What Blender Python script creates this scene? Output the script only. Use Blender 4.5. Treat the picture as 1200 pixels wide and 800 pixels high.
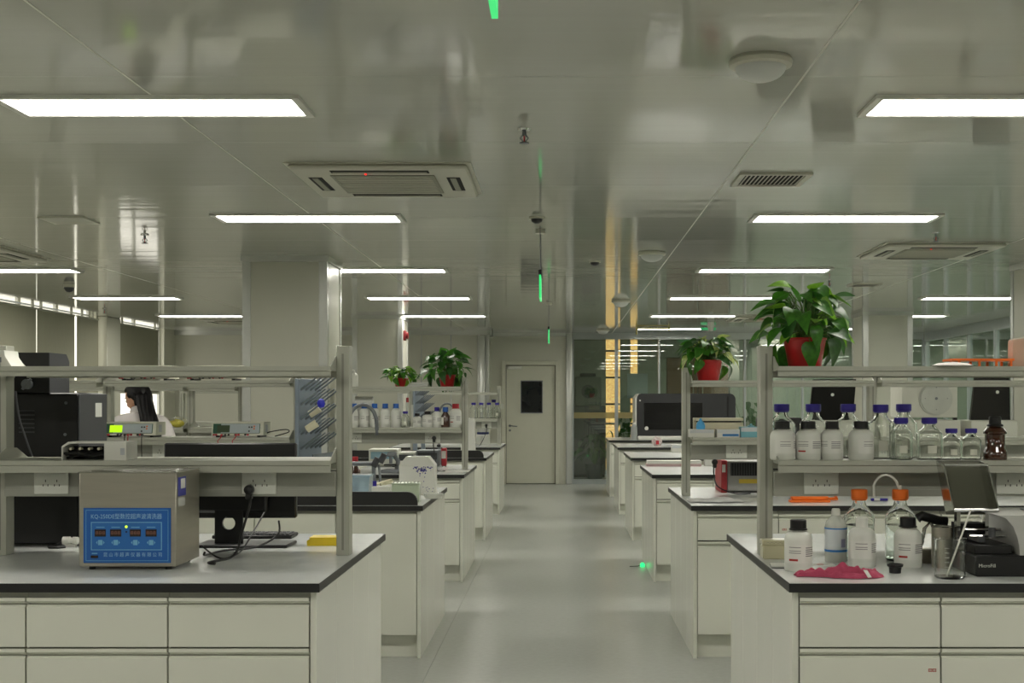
import bpy, bmesh, math, random
from mathutils import Vector, Matrix, Euler

# ---------------------------------------------------------------- camera, world, exposure
F = 1480.0            # focal length in pixels of the 1200x800 frame
VX, VY = 657.0, 471.0 # vanishing point of the aisle
CAM_Z = 1.42
scene = bpy.context.scene
for o in list(bpy.data.objects):
    bpy.data.objects.remove(o)
cam_data = bpy.data.cameras.new('camera')
cam = bpy.data.objects.new('camera', cam_data)
scene.collection.objects.link(cam)
cam.location = (0, 0, CAM_Z)
cam.rotation_euler = (math.radians(90), 0, 0)
cam_data.sensor_width = 36.0
cam_data.lens = F / 1200.0 * 36.0
cam_data.shift_x = -(VX - 600.0) / 1200.0
cam_data.shift_y = (VY - 400.0) / 1200.0
cam_data.clip_start = 0.05
cam_data.clip_end = 200
scene.camera = cam
world = bpy.data.worlds.new('world')
world.use_nodes = True
world.node_tree.nodes['Background'].inputs[0].default_value = (0.85, 0.92, 1.0, 1)
world.node_tree.nodes['Background'].inputs[1].default_value = 0.3
scene.world = world
vs = scene.view_settings
vs.view_transform = 'Standard'
vs.look = 'None'
vs.gamma = 1.0
vs.use_curve_mapping = False
vs.exposure = 2.0
scene.cycles.transparent_max_bounces = 32
LAMP = 6.6            # radiance of the ceiling panel lamps
DAY = 0.33             # radiance of the daylit panes

# ---------------------------------------------------------------- helpers
C = scene.collection
R = math.radians
PI = math.pi
def X(px, d): return (px - VX) * d / F
def Z(py, d): return CAM_Z + (VY - py) * d / F
def D(py, z): return (CAM_Z - z) * F / (py - VY)

def lin(c):
    c = c / 255.0
    return c / 12.92 if c <= 0.04045 else ((c + 0.055) / 1.055) ** 2.4
def rgb(r, g, b): return (lin(r), lin(g), lin(b), 1)

MATS = {}
def M(name, col=None, rough=0.5, metal=0.0, spec=0.5, var=0.06, scale=8.0, stretch=(1, 1, 1), bump=0.0,
      emit=None, strength=1.0, coat=0.0, sub=0.0, rvar=0.0):
    if name in MATS: return MATS[name]
    m = bpy.data.materials.new(name); m.use_nodes = True
    nt = m.node_tree; b = nt.nodes['Principled BSDF']
    b.inputs['Roughness'].default_value = rough
    b.inputs['Metallic'].default_value = metal
    b.inputs['Specular IOR Level'].default_value = spec
    b.inputs['Coat Weight'].default_value = coat
    if sub:
        b.inputs['Subsurface Weight'].default_value = sub
        b.inputs['Subsurface Radius'].default_value = (0.02, 0.02, 0.02)
    c = rgb(*col)
    tc = nt.nodes.new('ShaderNodeTexCoord'); mp = nt.nodes.new('ShaderNodeMapping')
    mp.inputs['Scale'].default_value = stretch
    nz = nt.nodes.new('ShaderNodeTexNoise'); nz.inputs['Scale'].default_value = scale; nz.inputs['Detail'].default_value = 3
    nt.links.new(tc.outputs['Object'], mp.inputs['Vector']); nt.links.new(mp.outputs[0], nz.inputs['Vector'])
    rp = nt.nodes.new('ShaderNodeValToRGB')
    rp.color_ramp.elements[0].position = 0.3; rp.color_ramp.elements[1].position = 0.7
    rp.color_ramp.elements[0].color = tuple(v * (1 - var) for v in c[:3]) + (1,)
    rp.color_ramp.elements[1].color = tuple(min(1, v * (1 + var)) for v in c[:3]) + (1,)
    nt.links.new(nz.outputs['Fac'], rp.inputs[0]); nt.links.new(rp.outputs[0], b.inputs['Base Color'])
    if rvar:
        mr = nt.nodes.new('ShaderNodeMapRange')
        mr.inputs[3].default_value = max(0, rough - rvar); mr.inputs[4].default_value = rough + rvar
        nt.links.new(nz.outputs['Fac'], mr.inputs[0]); nt.links.new(mr.outputs[0], b.inputs['Roughness'])
    if bump:
        bp = nt.nodes.new('ShaderNodeBump'); bp.inputs['Strength'].default_value = bump; bp.inputs['Distance'].default_value = 0.01
        nt.links.new(nz.outputs['Fac'], bp.inputs['Height']); nt.links.new(bp.outputs[0], b.inputs['Normal'])
    if emit:
        b.inputs['Emission Color'].default_value = rgb(*emit); b.inputs['Emission Strength'].default_value = strength
    MATS[name] = m
    return m

def glass_mat(name, tint, f0=0.04, rough=0.0, haze=0.0, hazecol=(200, 205, 200), edge=5.0):
    """thin clear glass or plastic: transparent with Fresnel gloss and an optional milky diffuse share"""
    if name in MATS: return MATS[name]
    m = bpy.data.materials.new(name); m.use_nodes = True
    nt = m.node_tree; nt.nodes.remove(nt.nodes['Principled BSDF']); out = nt.nodes['Material Output']
    tr = nt.nodes.new('ShaderNodeBsdfTransparent'); tr.inputs[0].default_value = tuple(t for t in tint) + (1,)
    gl = nt.nodes.new('ShaderNodeBsdfGlossy'); gl.inputs['Roughness'].default_value = rough
    gl.inputs[0].default_value = (1, 1, 1, 1)
    lw = nt.nodes.new('ShaderNodeLayerWeight'); lw.inputs[0].default_value = 0.5
    pw = nt.nodes.new('ShaderNodeMath'); pw.operation = 'POWER'; pw.inputs[1].default_value = edge
    ml = nt.nodes.new('ShaderNodeMath'); ml.operation = 'MULTIPLY_ADD'; ml.inputs[1].default_value = 1 - f0; ml.inputs[2].default_value = f0
    mx = nt.nodes.new('ShaderNodeMixShader')
    nt.links.new(lw.outputs['Facing'], pw.inputs[0]); nt.links.new(pw.outputs[0], ml.inputs[0]); nt.links.new(ml.outputs[0], mx.inputs[0])
    src = tr
    if haze:
        df = nt.nodes.new('ShaderNodeBsdfDiffuse'); df.inputs[0].default_value = rgb(*hazecol)
        mh = nt.nodes.new('ShaderNodeMixShader'); mh.inputs[0].default_value = haze
        nt.links.new(tr.outputs[0], mh.inputs[1]); nt.links.new(df.outputs[0], mh.inputs[2]); src = mh
    nt.links.new(src.outputs[0], mx.inputs[1]); nt.links.new(gl.outputs[0], mx.inputs[2])
    nt.links.new(mx.outputs[0], out.inputs[0])
    MATS[name] = m
    return m

class MB:
    def __init__(s): s.bm = bmesh.new()
    def box(s, x0, x1, y0, y1, z0, z1, bev=0.0, seg=1):
        mtx = Matrix.Translation(((x0+x1)/2, (y0+y1)/2, (z0+z1)/2)) @ Matrix.Diagonal((abs(x1-x0), abs(y1-y0), abs(z1-z0), 1))
        r = bmesh.ops.create_cube(s.bm, size=1.0, matrix=mtx)
        if bev:
            es = list({e for v in r['verts'] for e in v.link_edges})
            bmesh.ops.bevel(s.bm, geom=es, offset=bev, segments=seg, affect='EDGES', profile=0.5)
        return s
    def prism(s, poly, axis, a, b):
        """closed outline in the two other axes, extruded along axis from a to b"""
        def mk(p, t):
            if axis == 'x': return (t, p[0], p[1])
            if axis == 'y': return (p[0], t, p[1])
            return (p[0], p[1], t)
        v0 = [s.bm.verts.new(mk(p, a)) for p in poly]; v1 = [s.bm.verts.new(mk(p, b)) for p in poly]
        n = len(poly)
        s.bm.faces.new(v0); s.bm.faces.new(list(reversed(v1)))
        for i in range(n):
            s.bm.faces.new((v0[i], v0[(i+1) % n], v1[(i+1) % n], v1[i]))
        return s
    def lathe(s, prof, c=(0, 0, 0), n=24, a0=0.0, a1=2*PI, axis='z'):
        full = abs(a1 - a0 - 2*PI) < 1e-6
        k = n if full else n + 1
        rings = []
        for r, z in prof:
            if r < 1e-6 and full:
                pts = [(0, 0, z)]
            else:
                pts = [(r*math.cos(a0 + (a1-a0)*i/n), r*math.sin(a0 + (a1-a0)*i/n), z) for i in range(k)]
            if axis == 'y': pts = [(p[0], p[2], p[1]) for p in pts]
            if axis == 'x': pts = [(p[2], p[0], p[1]) for p in pts]
            rings.append([s.bm.verts.new((p[0]+c[0], p[1]+c[1], p[2]+c[2])) for p in pts])
        for A, B in zip(rings[:-1], rings[1:]):
            if len(A) == 1 and len(B) == 1: continue
            m = max(len(A), len(B)); lim = m if full else m - 1
            for i in range(lim):
                j = (i+1) % m
                if len(A) == 1: f = (A[0], B[j], B[i])
                elif len(B) == 1: f = (A[i], A[j], B[0])
                else: f = (A[i], A[j], B[j], B[i])
                s.bm.faces.new(f)
        return s
    def cyl(s, c, r, h, n=20, axis='z', r2=None):
        r2 = r if r2 is None else r2
        return s.lathe([(0, 0), (r, 0), (r2, h), (0, h)], c, n, axis=axis)
    def tube(s, pts, r, n=8, r1=None):
        pts = [Vector(p) for p in pts]; rings = []
        t = (pts[1]-pts[0]).normalized()
        u = t.orthogonal().normalized()
        for i, p in enumerate(pts):
            if 0 < i < len(pts)-1: t2 = (pts[i+1]-pts[i-1]).normalized()
            elif i: t2 = (pts[i]-pts[i-1]).normalized()
            else: t2 = t
            u = (u - t2*u.dot(t2)).normalized(); w = t2.cross(u)
            rr = r if r1 is None else r + (r1-r)*i/(len(pts)-1)
            rings.append([s.bm.verts.new(p + (u*math.cos(2*PI*k/n) + w*math.sin(2*PI*k/n))*rr) for k in range(n)])
        for A, B in zip(rings[:-1], rings[1:]):
            for i in range(n):
                s.bm.faces.new((A[i], A[(i+1) % n], B[(i+1) % n], B[i]))
        s.bm.faces.new(list(reversed(rings[0]))); s.bm.faces.new(rings[-1])
        return s
    def grid(s, fn, nu, nv, closed_u=False):
        vv = [[s.bm.verts.new(fn(i/nu, j/nv)) for j in range(nv+1)] for i in range(nu + (0 if closed_u else 1))]
        m = len(vv)
        for i in range(nu):
            for j in range(nv):
                s.bm.faces.new((vv[i][j], vv[(i+1) % m][j], vv[(i+1) % m][j+1], vv[i][j+1]))
        return s
    def xform(s, mtx):
        bmesh.ops.transform(s.bm, matrix=mtx, verts=s.bm.verts); return s
    def mesh(s, name, mat, angle=38, bev=0.0):
        if bev:
            es = [e for e in s.bm.edges if len(e.link_faces) == 2 and e.calc_face_angle(0) > R(30)]
            bmesh.ops.bevel(s.bm, geom=es, offset=bev, segments=1, affect='EDGES', profile=0.5)
        bmesh.ops.recalc_face_normals(s.bm, faces=s.bm.faces)
        for f in s.bm.faces: f.smooth = True
        me = bpy.data.meshes.new(name); s.bm.to_mesh(me); s.bm.free()
        me.set_sharp_from_angle(angle=R(angle))
        if mat: me.materials.append(mat)
        return me

def link(name, me, parent=None, loc=None, rot=None):
    o = bpy.data.objects.new(name, me); C.objects.link(o)
    if parent: o.parent = parent
    if loc: o.location = loc
    if rot: o.rotation_euler = rot
    return o
def part(name, mb, mat, parent, bev=0.0, loc=None, rot=None, angle=38, label=None):
    o = link(name, mb.mesh(name, mat, angle, bev), parent, loc, rot)
    if label: o['label'] = label
    return o
def tag(o, label, cat, group=None):
    o['label'] = label; o['category'] = cat
    if group: o['group'] = group
    return o
def thing(name, label, cat, loc=(0, 0, 0), rz=0.0, group=None):
    o = bpy.data.objects.new(name, None); C.objects.link(o)
    o.empty_display_size = 0.05
    o.location = loc; o.rotation_euler = (0, 0, rz)
    return tag(o, label, cat, group)
def solo(name, mb, mat, label, cat, loc=(0, 0, 0), rot=(0, 0, 0), group=None, bev=0.0, angle=38):
    return tag(part(name, mb, mat, None, bev, loc, rot, angle), label, cat, group)
def struct(name, mb=None, mat=None, parent=None, loc=None, bev=0.0):
    if mb is None:
        o = bpy.data.objects.new(name, None); C.objects.link(o)
        if loc: o.location = loc
    else:
        o = part(name, mb, mat, parent, bev, loc)
    if not parent: o['kind'] = 'structure'
    return o
def copy_tree(o, parent=None):
    c = o.copy(); C.objects.link(c); c.parent = parent
    for ch in list(o.children): copy_tree(ch, c)
    return c
def dup(o, loc, rz=None, label=None, group=None):
    c = copy_tree(o); c.location = loc
    if rz is not None: c.rotation_euler = (0, 0, rz)
    if label: c['label'] = label
    if group: c['group'] = group
    return c
def text(body, size, mat, parent, loc, rot=(R(90), 0, 0), name='lettering', align='CENTER', width=None):
    cu = bpy.data.curves.new('lettering', 'FONT'); cu.body = body; cu.size = size
    cu.align_x = align; cu.align_y = 'CENTER'; cu.extrude = 0.0002; cu.resolution_u = 2
    t = bpy.data.objects.new('tmp', cu); C.objects.link(t)
    bpy.context.view_layer.update()
    me = bpy.data.meshes.new_from_object(t.evaluated_get(bpy.context.evaluated_depsgraph_get()))
    bpy.data.objects.remove(t); bpy.data.curves.remove(cu)
    me.materials.clear(); me.materials.append(mat)
    if width and len(me.vertices):
        xs = [v.co.x for v in me.vertices]; w = max(xs)-min(xs)
        if w > 0:
            for v in me.vertices: v.co.x *= width/w
    return link(name, me, parent, loc, rot)

# ---------------------------------------------------------------- materials
white = M('white_laminate', (214, 215, 203), 0.2, var=0.015, scale=3)
whited = M('white_panel', (206, 207, 195), 0.2, var=0.02, scale=2)
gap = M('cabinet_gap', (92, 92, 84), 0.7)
topm = M('worktop_grey', (204, 207, 205), 0.2, var=0.03, scale=14)
blackm = M('black_core', (22, 22, 23), 0.45, var=0.1)
alu = M('rack_grey', (178, 179, 167), 0.38, metal=0.25, var=0.02)
alud = M('rack_slot', (138, 138, 128), 0.5)
duct = M('duct_grey', (158, 159, 148), 0.45, var=0.02)
plate = M('socket_white', (214, 216, 206), 0.35, var=0.01)
hole = M('dark_hole', (12, 12, 12), 0.8)
wallm = M('wall_paint', (204, 204, 190), 0.55, var=0.015, scale=1.5)
colm = M('column_panel', (190, 190, 176), 0.35, var=0.015, scale=1.5)
trimm = M('trim_aluminium', (205, 207, 202), 0.25, metal=0.35, var=0.02)
doorm = M('door_paint', (204, 204, 187), 0.42, var=0.015)
floorm = M('floor_vinyl', (174, 176, 171), 0.26, var=0.03, scale=30)
steel = M('steel', (178, 174, 162), 0.36, metal=0.9, var=0.05, scale=4, stretch=(1, 1, 12))
chrome = M('chrome', (200, 200, 198), 0.12, metal=1.0, var=0.02)
black = M('black_plastic', (16, 16, 17), 0.42, var=0.1)
blackg = M('black_gloss', (8, 8, 9), 0.15, var=0.05)
dgrey = M('dark_grey', (62, 63, 66), 0.5, var=0.05)
mgrey = M('mid_grey', (112, 116, 120), 0.5, var=0.05)
wplast = M('white_plastic', (216, 216, 208), 0.4, var=0.015)
cream = M('cream_plastic', (214, 208, 180), 0.5, var=0.05)
hdpe = M('bottle_plastic', (222, 223, 216), 0.38, var=0.03, sub=0.15)
bluecap = M('blue_cap', (46, 32, 142), 0.45)
azure = M('azure_cap', (38, 96, 180), 0.45)
redcap = M('red_cap', (176, 34, 46), 0.45)
orange = M('orange_plastic', (238, 112, 26), 0.45)
redpot = M('red_pot', (190, 34, 36), 0.35, var=0.05)
soil = M('soil', (44, 34, 26), 0.9, var=0.3, scale=60)
leafm = [M('leaf_green', (64, 124, 34), 0.36, var=0.3, scale=5, sub=0.0), M('leaf_dark', (44, 92, 32), 0.38, var=0.3, scale=5),
         M('leaf_light', (120, 172, 48), 0.4, var=0.25, scale=5), M('leaf_pale', (176, 192, 110), 0.4, var=0.3, scale=6)]
for lm_ in leafm:
    lm_.node_tree.nodes['Principled BSDF'].inputs['Transmission Weight'].default_value = 0.0
    nt_ = lm_.node_tree; pb_ = nt_.nodes['Principled BSDF']; ou_ = nt_.nodes['Material Output']
    tl_ = nt_.nodes.new('ShaderNodeBsdfTranslucent'); mx_ = nt_.nodes.new('ShaderNodeMixShader'); mx_.inputs[0].default_value = 0.3
    nt_.links.new(nt_.nodes['Color Ramp'].outputs[0], tl_.inputs[0])
    nt_.links.new(pb_.outputs[0], mx_.inputs[1]); nt_.links.new(tl_.outputs[0], mx_.inputs[2]); nt_.links.new(mx_.outputs[0], ou_.inputs[0])
stemm = M('stem_green', (78, 110, 48), 0.6)
paper = M('paper', (218, 218, 212), 0.8, var=0.03)
labelm = M('bottle_label', (226, 226, 220), 0.6, var=0.02)
inkm = M('ink_grey', (120, 116, 118), 0.7)
redink = M('red_ink', (170, 50, 44), 0.7)
blueink = M('blue_ink', (44, 118, 190), 0.6)
clear = glass_mat('clear_glass', (0.93, 0.955, 0.94), 0.08, 0.03, haze=0.13, edge=1.5)
def refractive(name, col, ior, rough=0.0):
    m = M(name, col, rough, var=0.01); b = m.node_tree.nodes['Principled BSDF']
    b.inputs['Transmission Weight'].default_value = 1.0; b.inputs['IOR'].default_value = ior
    return m
bglass = refractive('bottle_glass', (250, 252, 250), 1.45)
water = refractive('clear_liquid', (250, 252, 252), 1.33)
amber = M('amber_glass', (62, 26, 8), 0.1, var=0.2, spec=0.8, coat=0.5)
pane = glass_mat('partition_glass', (0.86, 0.93, 0.89), 0.09, 0.0)
milky = glass_mat('milky_plastic', (0.9, 0.92, 0.9), 0.04, 0.25, haze=0.55, hazecol=(222, 224, 216))
bluish = glass_mat('bluish_plastic', (0.85, 0.92, 0.96), 0.04, 0.2, haze=0.55, hazecol=(176, 200, 212))

# ---------------------------------------------------------------- room
CZ = 2.62                       # ceiling height
XL, XR, YF, YB = -6.5, 6.3, -5.0, 21.9
ceilm = M('ceiling_panel', (180, 181, 171), 0.075, var=0.01, scale=1.6, spec=0.55)
nt = ceilm.node_tree
geo = nt.nodes.new('ShaderNodeNewGeometry'); mp1 = nt.nodes.new('ShaderNodeMapping'); mp1.inputs['Scale'].default_value = (0.35, 7.0, 1)
nz1 = nt.nodes.new('ShaderNodeTexNoise'); nz1.inputs['Scale'].default_value = 1.0; nz1.inputs['Detail'].default_value = 4
bp1 = nt.nodes.new('ShaderNodeBump'); bp1.inputs['Strength'].default_value = 0.16; bp1.inputs['Distance'].default_value = 0.01
nt.links.new(geo.outputs['Position'], mp1.inputs[0]); nt.links.new(mp1.outputs[0], nz1.inputs['Vector'])
nt.links.new(nz1.outputs['Fac'], bp1.inputs['Height']); nt.links.new(bp1.outputs[0], nt.nodes['Principled BSDF'].inputs['Normal'])
slab = M('ceiling_joint', (214, 214, 204), 0.5)

fl = struct('floor', MB().box(XL-0.3, XR+2.9, YF-0.3, 27.0, -0.2, -0.003), gap)
xs = [XL] + [-0.7 + 2*k for k in range(-2, 4)] + [XR]
for a, b in zip(xs[:-1], xs[1:]):
    part('vinyl_sheet', MB().box(a+0.0012, b-0.0012, YF, YB+0.05, -0.003, 0.0), floorm, fl)
part('vinyl_sheet', MB().box(0.1, XR+2.6, YB+0.05, 26.5, -0.003, 0.0), floorm, fl)
part('vinyl_sheet', MB().box(XR+0.001, XR+2.6, YF, YB+0.05, -0.003, 0.0), floorm, fl)

ce = struct('ceiling', MB().box(XL-0.3, XR+2.9, YF-0.3, 27.0, CZ+0.0125, CZ+0.2), slab)
px_ = [XL, -4.10, -1.60, 0.895, 3.40, 5.90, XR]
rows = [2.3 + 1.18*k for k in range(18)]
shared = {}
for a, b in zip(px_[:-1], px_[1:]):
    if b < 5: part('joint_strip', MB().box(b-0.004, b+0.004, 2.3, YB, CZ-0.0012, CZ), slab, ce)
    for y in rows:
        y1 = min(y+1.18, YB)
        if y1 - y < 0.1: continue
        key = (round(b-a, 3), round(y1-y, 3))
        if key not in shared:
            shared[key] = MB().box(0.0006, b-a-0.0006, 0.0004, y1-y-0.0004, 0, 0.012, bev=0.0015).mesh('panel', ceilm)
        link('panel', shared[key], ce, (a, y, CZ))
part('panel', MB().box(XL, XR, YF, 2.298, CZ, CZ+0.012), ceilm, ce)
part('panel', MB().box(0.1, XR+2.6, YB+0.2, 26.5, CZ, CZ+0.012), ceilm, ce)
part('panel', MB().box(XR+0.2, XR+2.6, YF, YB+0.2, CZ, CZ+0.012), ceilm, ce)

# back wall: left stretch, recess with the door
struct('wall_back', MB().box(XL, -1.22, 21.3, 22.2, 0, CZ+0.012).box(-1.22, -1.02, 21.9, 22.2, 0, CZ+0.012)
       .box(-0.02, 0.17, 21.9, 22.2, 0, CZ+0.012).box(-1.02, -0.02, 21.9, 22.2, 2.13, CZ+0.012), wallm)
struct('wall_front', MB().box(XL-0.3, XR+2.9, YF-0.3, YF, 0, CZ+0.012), wallm)
struct('trim_1', MB().box(XL, -1.2, 21.25, 21.3, CZ-0.07, CZ).prism([(-1.2, 21.25), (-1.27, 21.28), (-1.27, 21.3), (-1.2, 21.3)], 'z', 0, CZ-0.07)
       .box(-1.22, -1.17, 21.25, 21.9, CZ-0.07, CZ).box(-1.17, 0.17, 21.85, 21.9, CZ-0.06, CZ), trimm)
for i, xx in enumerate((-5.2, -4.0, -2.35, -1.85)):
    struct('trim_%d' % (2+i), MB().box(xx-0.012, xx+0.012, 21.293, 21.3, 0, CZ-0.07), trimm)
# vertical corner posts beside the door
struct('trim_6', MB().box(-1.4, -1.27, 21.22, 21.3, 0, CZ-0.07, bev=0.02, seg=2), trimm)
struct('trim_7', MB().box(0.09, 0.2, 21.84, 21.9, 0, CZ, bev=0.02, seg=2), trimm)
struct('baseboard_back', MB().box(XL, -1.22, 21.285, 21.3, 0, 0.1), trimm)

# grey door
dr = struct('door_1', loc=(-0.52, 21.9, 0))
fr = part('door_frame', MB().box(-0.5, -0.43, -0.045, 0.12, 0, 2.13).box(0.43, 0.5, -0.045, 0.12, 0, 2.13).box(-0.43, 0.43, -0.045, 0.12, 2.06, 2.13), doorm, dr, bev=0.004)
part('gap', MB().box(-0.43, 0.43, 0.06, 0.07, 0.0, 2.06), gap, dr)  # dark sheet behind the leaf, painting the shaded line around its edge
lf = MB().box(-0.42, -0.165, 0.0, 0.045, 0.012, 2.05).box(0.2, 0.42, 0.0, 0.045, 0.012, 2.05).box(-0.165, 0.2, 0.0, 0.045, 0.012, 1.235).box(-0.165, 0.2, 0.0, 0.045, 1.785, 2.05)
leaf = part('door_leaf', lf, doorm, dr)
part('window_pane', MB().box(-0.165, 0.2, 0.014, 0.022, 1.235, 1.785), M('dark_pane', (26, 30, 33), 0.08, var=0.3, scale=5), leaf)
part('window_bead', MB().box(-0.175, -0.16, -0.005, 0.0, 1.225, 1.795).box(0.195, 0.21, -0.005, 0.0, 1.225, 1.795).box(-0.16, 0.195, -0.005, 0.0, 1.225, 1.242).box(-0.16, 0.195, -0.005, 0.0, 1.778, 1.795), mgrey, leaf)
part('door_closer', MB().box(-0.4, -0.15, -0.06, 0.0, 1.985, 2.045, bev=0.008), wplast, dr)
part('door_handle', MB().cyl((-0.36, -0.02, 1.01), 0.022, 0.02, axis='y').tube([(-0.36, -0.02, 1.01), (-0.36, -0.055, 1.01), (-0.34, -0.06, 1.01), (-0.23, -0.06, 1.0)], 0.01)
     .cyl((-0.36, -0.015, 0.93), 0.02, 0.015, axis='y'), mgrey, dr)
struct('light_switch', MB().box(X(585.5, 21.3), X(590.5, 21.3), 21.29, 21.3, Z(479, 21.3), Z(473, 21.3), bev=0.003), plate)
bpy.data.objects['light_switch'].pop('kind', None)
tag(bpy.data.objects['light_switch'], 'small white light switch plate on the wall corner beside the grey door', 'light switch')
bpy.data.objects['light_switch'].location = (0.0, 0, 0)
# dark room behind the closed door
struct('wall_corridor', MB().box(-1.3, 0.1, 23.5, 23.6, 0, CZ+0.012).box(0.05, 0.15, 22.2, 26.5, 0, CZ+0.012), wallm)

# window wall on the left: sill wall, pilaster, panes with frames, roller blinds
daym = M('daylight_pane', (240, 240, 235), 0.3, emit=(255, 250, 236), strength=DAY)
wl = struct('wall_left', MB().box(XL-0.3, XL, YF, YB+0.3, 0, 0.9).box(XL-0.3, XL, YF, 5.0, 0.9, CZ+0.012)
            .box(XL-0.3, XL+0.02, 17.62, 18.25, 0.9, CZ+0.012).box(XL-0.3, XL, 20.7, YB+0.3, 0.9, CZ+0.012), wallm)
struct('wall_pilaster', MB().box(XL+0.02, XL+0.16, 17.66, 18.2, 0, CZ, bev=0.01), colm)
for n, (a, b) in enumerate(((5.0, 17.62), (18.25, 20.7))):
    w = struct('window_%d' % (n+1), loc=(XL-0.1, 0, 0))
    part('window_frame', MB().box(-0.03, 0.03, a, b, 0.9, 0.96).box(-0.03, 0.03, a, b, 2.612, CZ), trimm, w)
    k = max(1, round((b-a)/1.2))
    for i in range(k+1):
        yy = a + (b-a)*i/k
        part('mullion', MB().box(-0.03, 0.03, max(a, yy-0.04), min(b, yy+0.04), 0.96, 2.612), trimm, w)
    for i in range(k):
        y0, y1 = a + (b-a)*i/k + 0.04, a + (b-a)*(i+1)/k - 0.04
        part('pane', MB().box(-0.02, -0.005, y0, y1, 0.96, 2.612), daym, w)
blindm = M('blind_fabric', (150, 149, 130), 0.8, var=0.03, scale=60, stretch=(1, 1, 0.1))
edges = [16.72 - 1.22*k for k in range(10)]
BO = ['first', 'second', 'third', 'fourth', 'fifth', 'sixth', 'seventh', 'eighth', 'ninth', 'tenth']
for i, e in enumerate(edges):
    b = thing('roller_blind', 'wide grey roller blind over the long window, %s from the pilaster' % BO[i], 'blind', (XL+0.07, e-0.61, CZ-0.062), 0, 'grey roller blinds on the long window')
    part('fabric', MB().box(-0.004, 0.0, -0.596, 0.596, -1.62, 0.0), blindm, b)
    part('roller', MB().cyl((0, -0.6, 0.008), 0.012, 1.2, 12, 'y'), alu, b)
    part('hanger', MB().box(-0.012, 0.012, -0.5, -0.47, 0.012, 0.062), alu, b); part('hanger', MB().box(-0.012, 0.012, 0.47, 0.5, 0.012, 0.062), alu, b)
    part('bottom_bar', MB().box(-0.012, 0.01, -0.596, 0.596, -1.65, -1.62), alu, b)
b = thing('roller_blind', 'narrow grey roller blind tight beside the window pilaster', 'blind', (XL+0.07, 17.15, CZ-0.062))
part('fabric', MB().box(-0.004, 0.0, -0.36, 0.41, -1.62, 0.0), blindm, b)
part('roller', MB().cyl((0, -0.37, 0.008), 0.012, 0.79, 12, 'y'), alu, b)
part('hanger', MB().box(-0.012, 0.012, -0.2, -0.17, 0.012, 0.062), alu, b); part('hanger', MB().box(-0.012, 0.012, 0.17, 0.2, 0.012, 0.062), alu, b)
part('bottom_bar', MB().box(-0.012, 0.01, -0.36, 0.41, -1.65, -1.62), alu, b)
b = thing('roller_blind', 'grey roller blind half raised over the window between pilaster and back wall', 'blind', (XL+0.07, 19.3, CZ-0.062))
part('fabric', MB().box(-0.004, 0.0, -0.98, 0.9, -0.98, 0.0), blindm, b)
part('roller', MB().cyl((0, -0.99, 0.008), 0.012, 1.9, 12, 'y'), alu, b)
part('hanger', MB().box(-0.012, 0.012, -0.8, -0.77, 0.012, 0.062), alu, b); part('hanger', MB().box(-0.012, 0.012, 0.7, 0.73, 0.012, 0.062), alu, b)
part('bottom_bar', MB().box(-0.012, 0.01, -0.98, 0.9, -1.01, -0.98), alu, b)

# columns
def column(name, x0, x1, y0, y1):
    c = struct(name, MB().box(x0, x1, y0, y1, 0, CZ), colm)
    t = 0.06
    for xa, xb in ((x0-0.008, x0+t), (x1-t, x1+0.008)):
        part('corner_trim', MB().box(xa, xb, y0-0.008, y0, 0.1, CZ-0.05), trimm, c)
    part('corner_trim', MB().box(x1, x1+0.008, y0, y0+t, 0.1, CZ-0.05).box(x1, x1+0.008, y1-t, y1, 0.1, CZ-0.05)
         .box(x0-0.008, x0, y0, y0+t, 0.1, CZ-0.05).box(x0-0.008, x0, y1-t, y1, 0.1, CZ-0.05), trimm, c)
    part('cornice', MB().box(x0-0.02, x1+0.02, y0-0.02, y0, CZ-0.05, CZ).box(x1, x1+0.02, y0, y1, CZ-0.05, CZ).box(x0-0.02, x0, y0, y1, CZ-0.05, CZ), trimm, c)
    part('plinth', MB().box(x0-0.012, x1+0.012, y0-0.012, y1+0.012, 0, 0.1), trimm, c)
    return c
column('wall_column', -2.60, -1.92, 10.35, 11.02)
column('wall_column.001', -2.88, -2.20, 17.5, 18.15)
column('wall_column.002', 4.02, 4.66, 16.75, 17.4)
column('wall_column.003', 3.98, 4.62, 10.45, 11.15)

# glass partitions
frm = M('partition_frame', (168, 174, 174), 0.3, metal=0.4, var=0.02)
g = struct('window_3', loc=(0, 21.95, 0))
gx = [0.2, 0.97, 1.71, 3.2, 4.2, 5.3, XR]
part('top_rail', MB().box(0.2, XR, -0.04, 0.04, CZ-0.11, CZ), frm, g)
part('bottom_rail', MB().box(0.2, XR, -0.04, 0.04, 0, 0.08), frm, g)
for i, xx in enumerate(gx):
    part('mullion', MB().box(xx-(0.028 if i < 2 else 0.014), xx+(0.028 if i < 2 else 0.014), -0.035, 0.035, 0.08, CZ-0.11), frm, g)
for a, b in zip(gx[:-1], gx[1:]):
    part('pane', MB().box(a+0.03, b-0.03, -0.005, 0.005, 0.08, CZ-0.11), pane, g)
tape = glass_mat('safety_tape', (0.75, 0.7, 0.5), 0.04, 0.3, haze=0.5, hazecol=(170, 158, 110))
for a, b in zip(gx[:2], gx[1:3]):
    part('safety_strip', MB().box(a+0.03, b-0.03, -0.007, -0.0052, Z(490, 21.95), Z(483, 21.95)), tape, g)
g = struct('window_4', loc=(XR+0.05, 0, 0))
gy = [4.0, 5.5, 7.0, 8.5, 10.0, 11.5, 13.0, 14.5, 16.2, 17.3, 18.4, 19.6, 20.8, 21.9]
part('top_rail', MB().box(-0.04, 0.04, 4.0, 21.9, CZ-0.15, CZ), frm, g)
part('bottom_rail', MB().box(-0.04, 0.04, 4.0, 21.9, 0, 0.1), frm, g)
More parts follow.
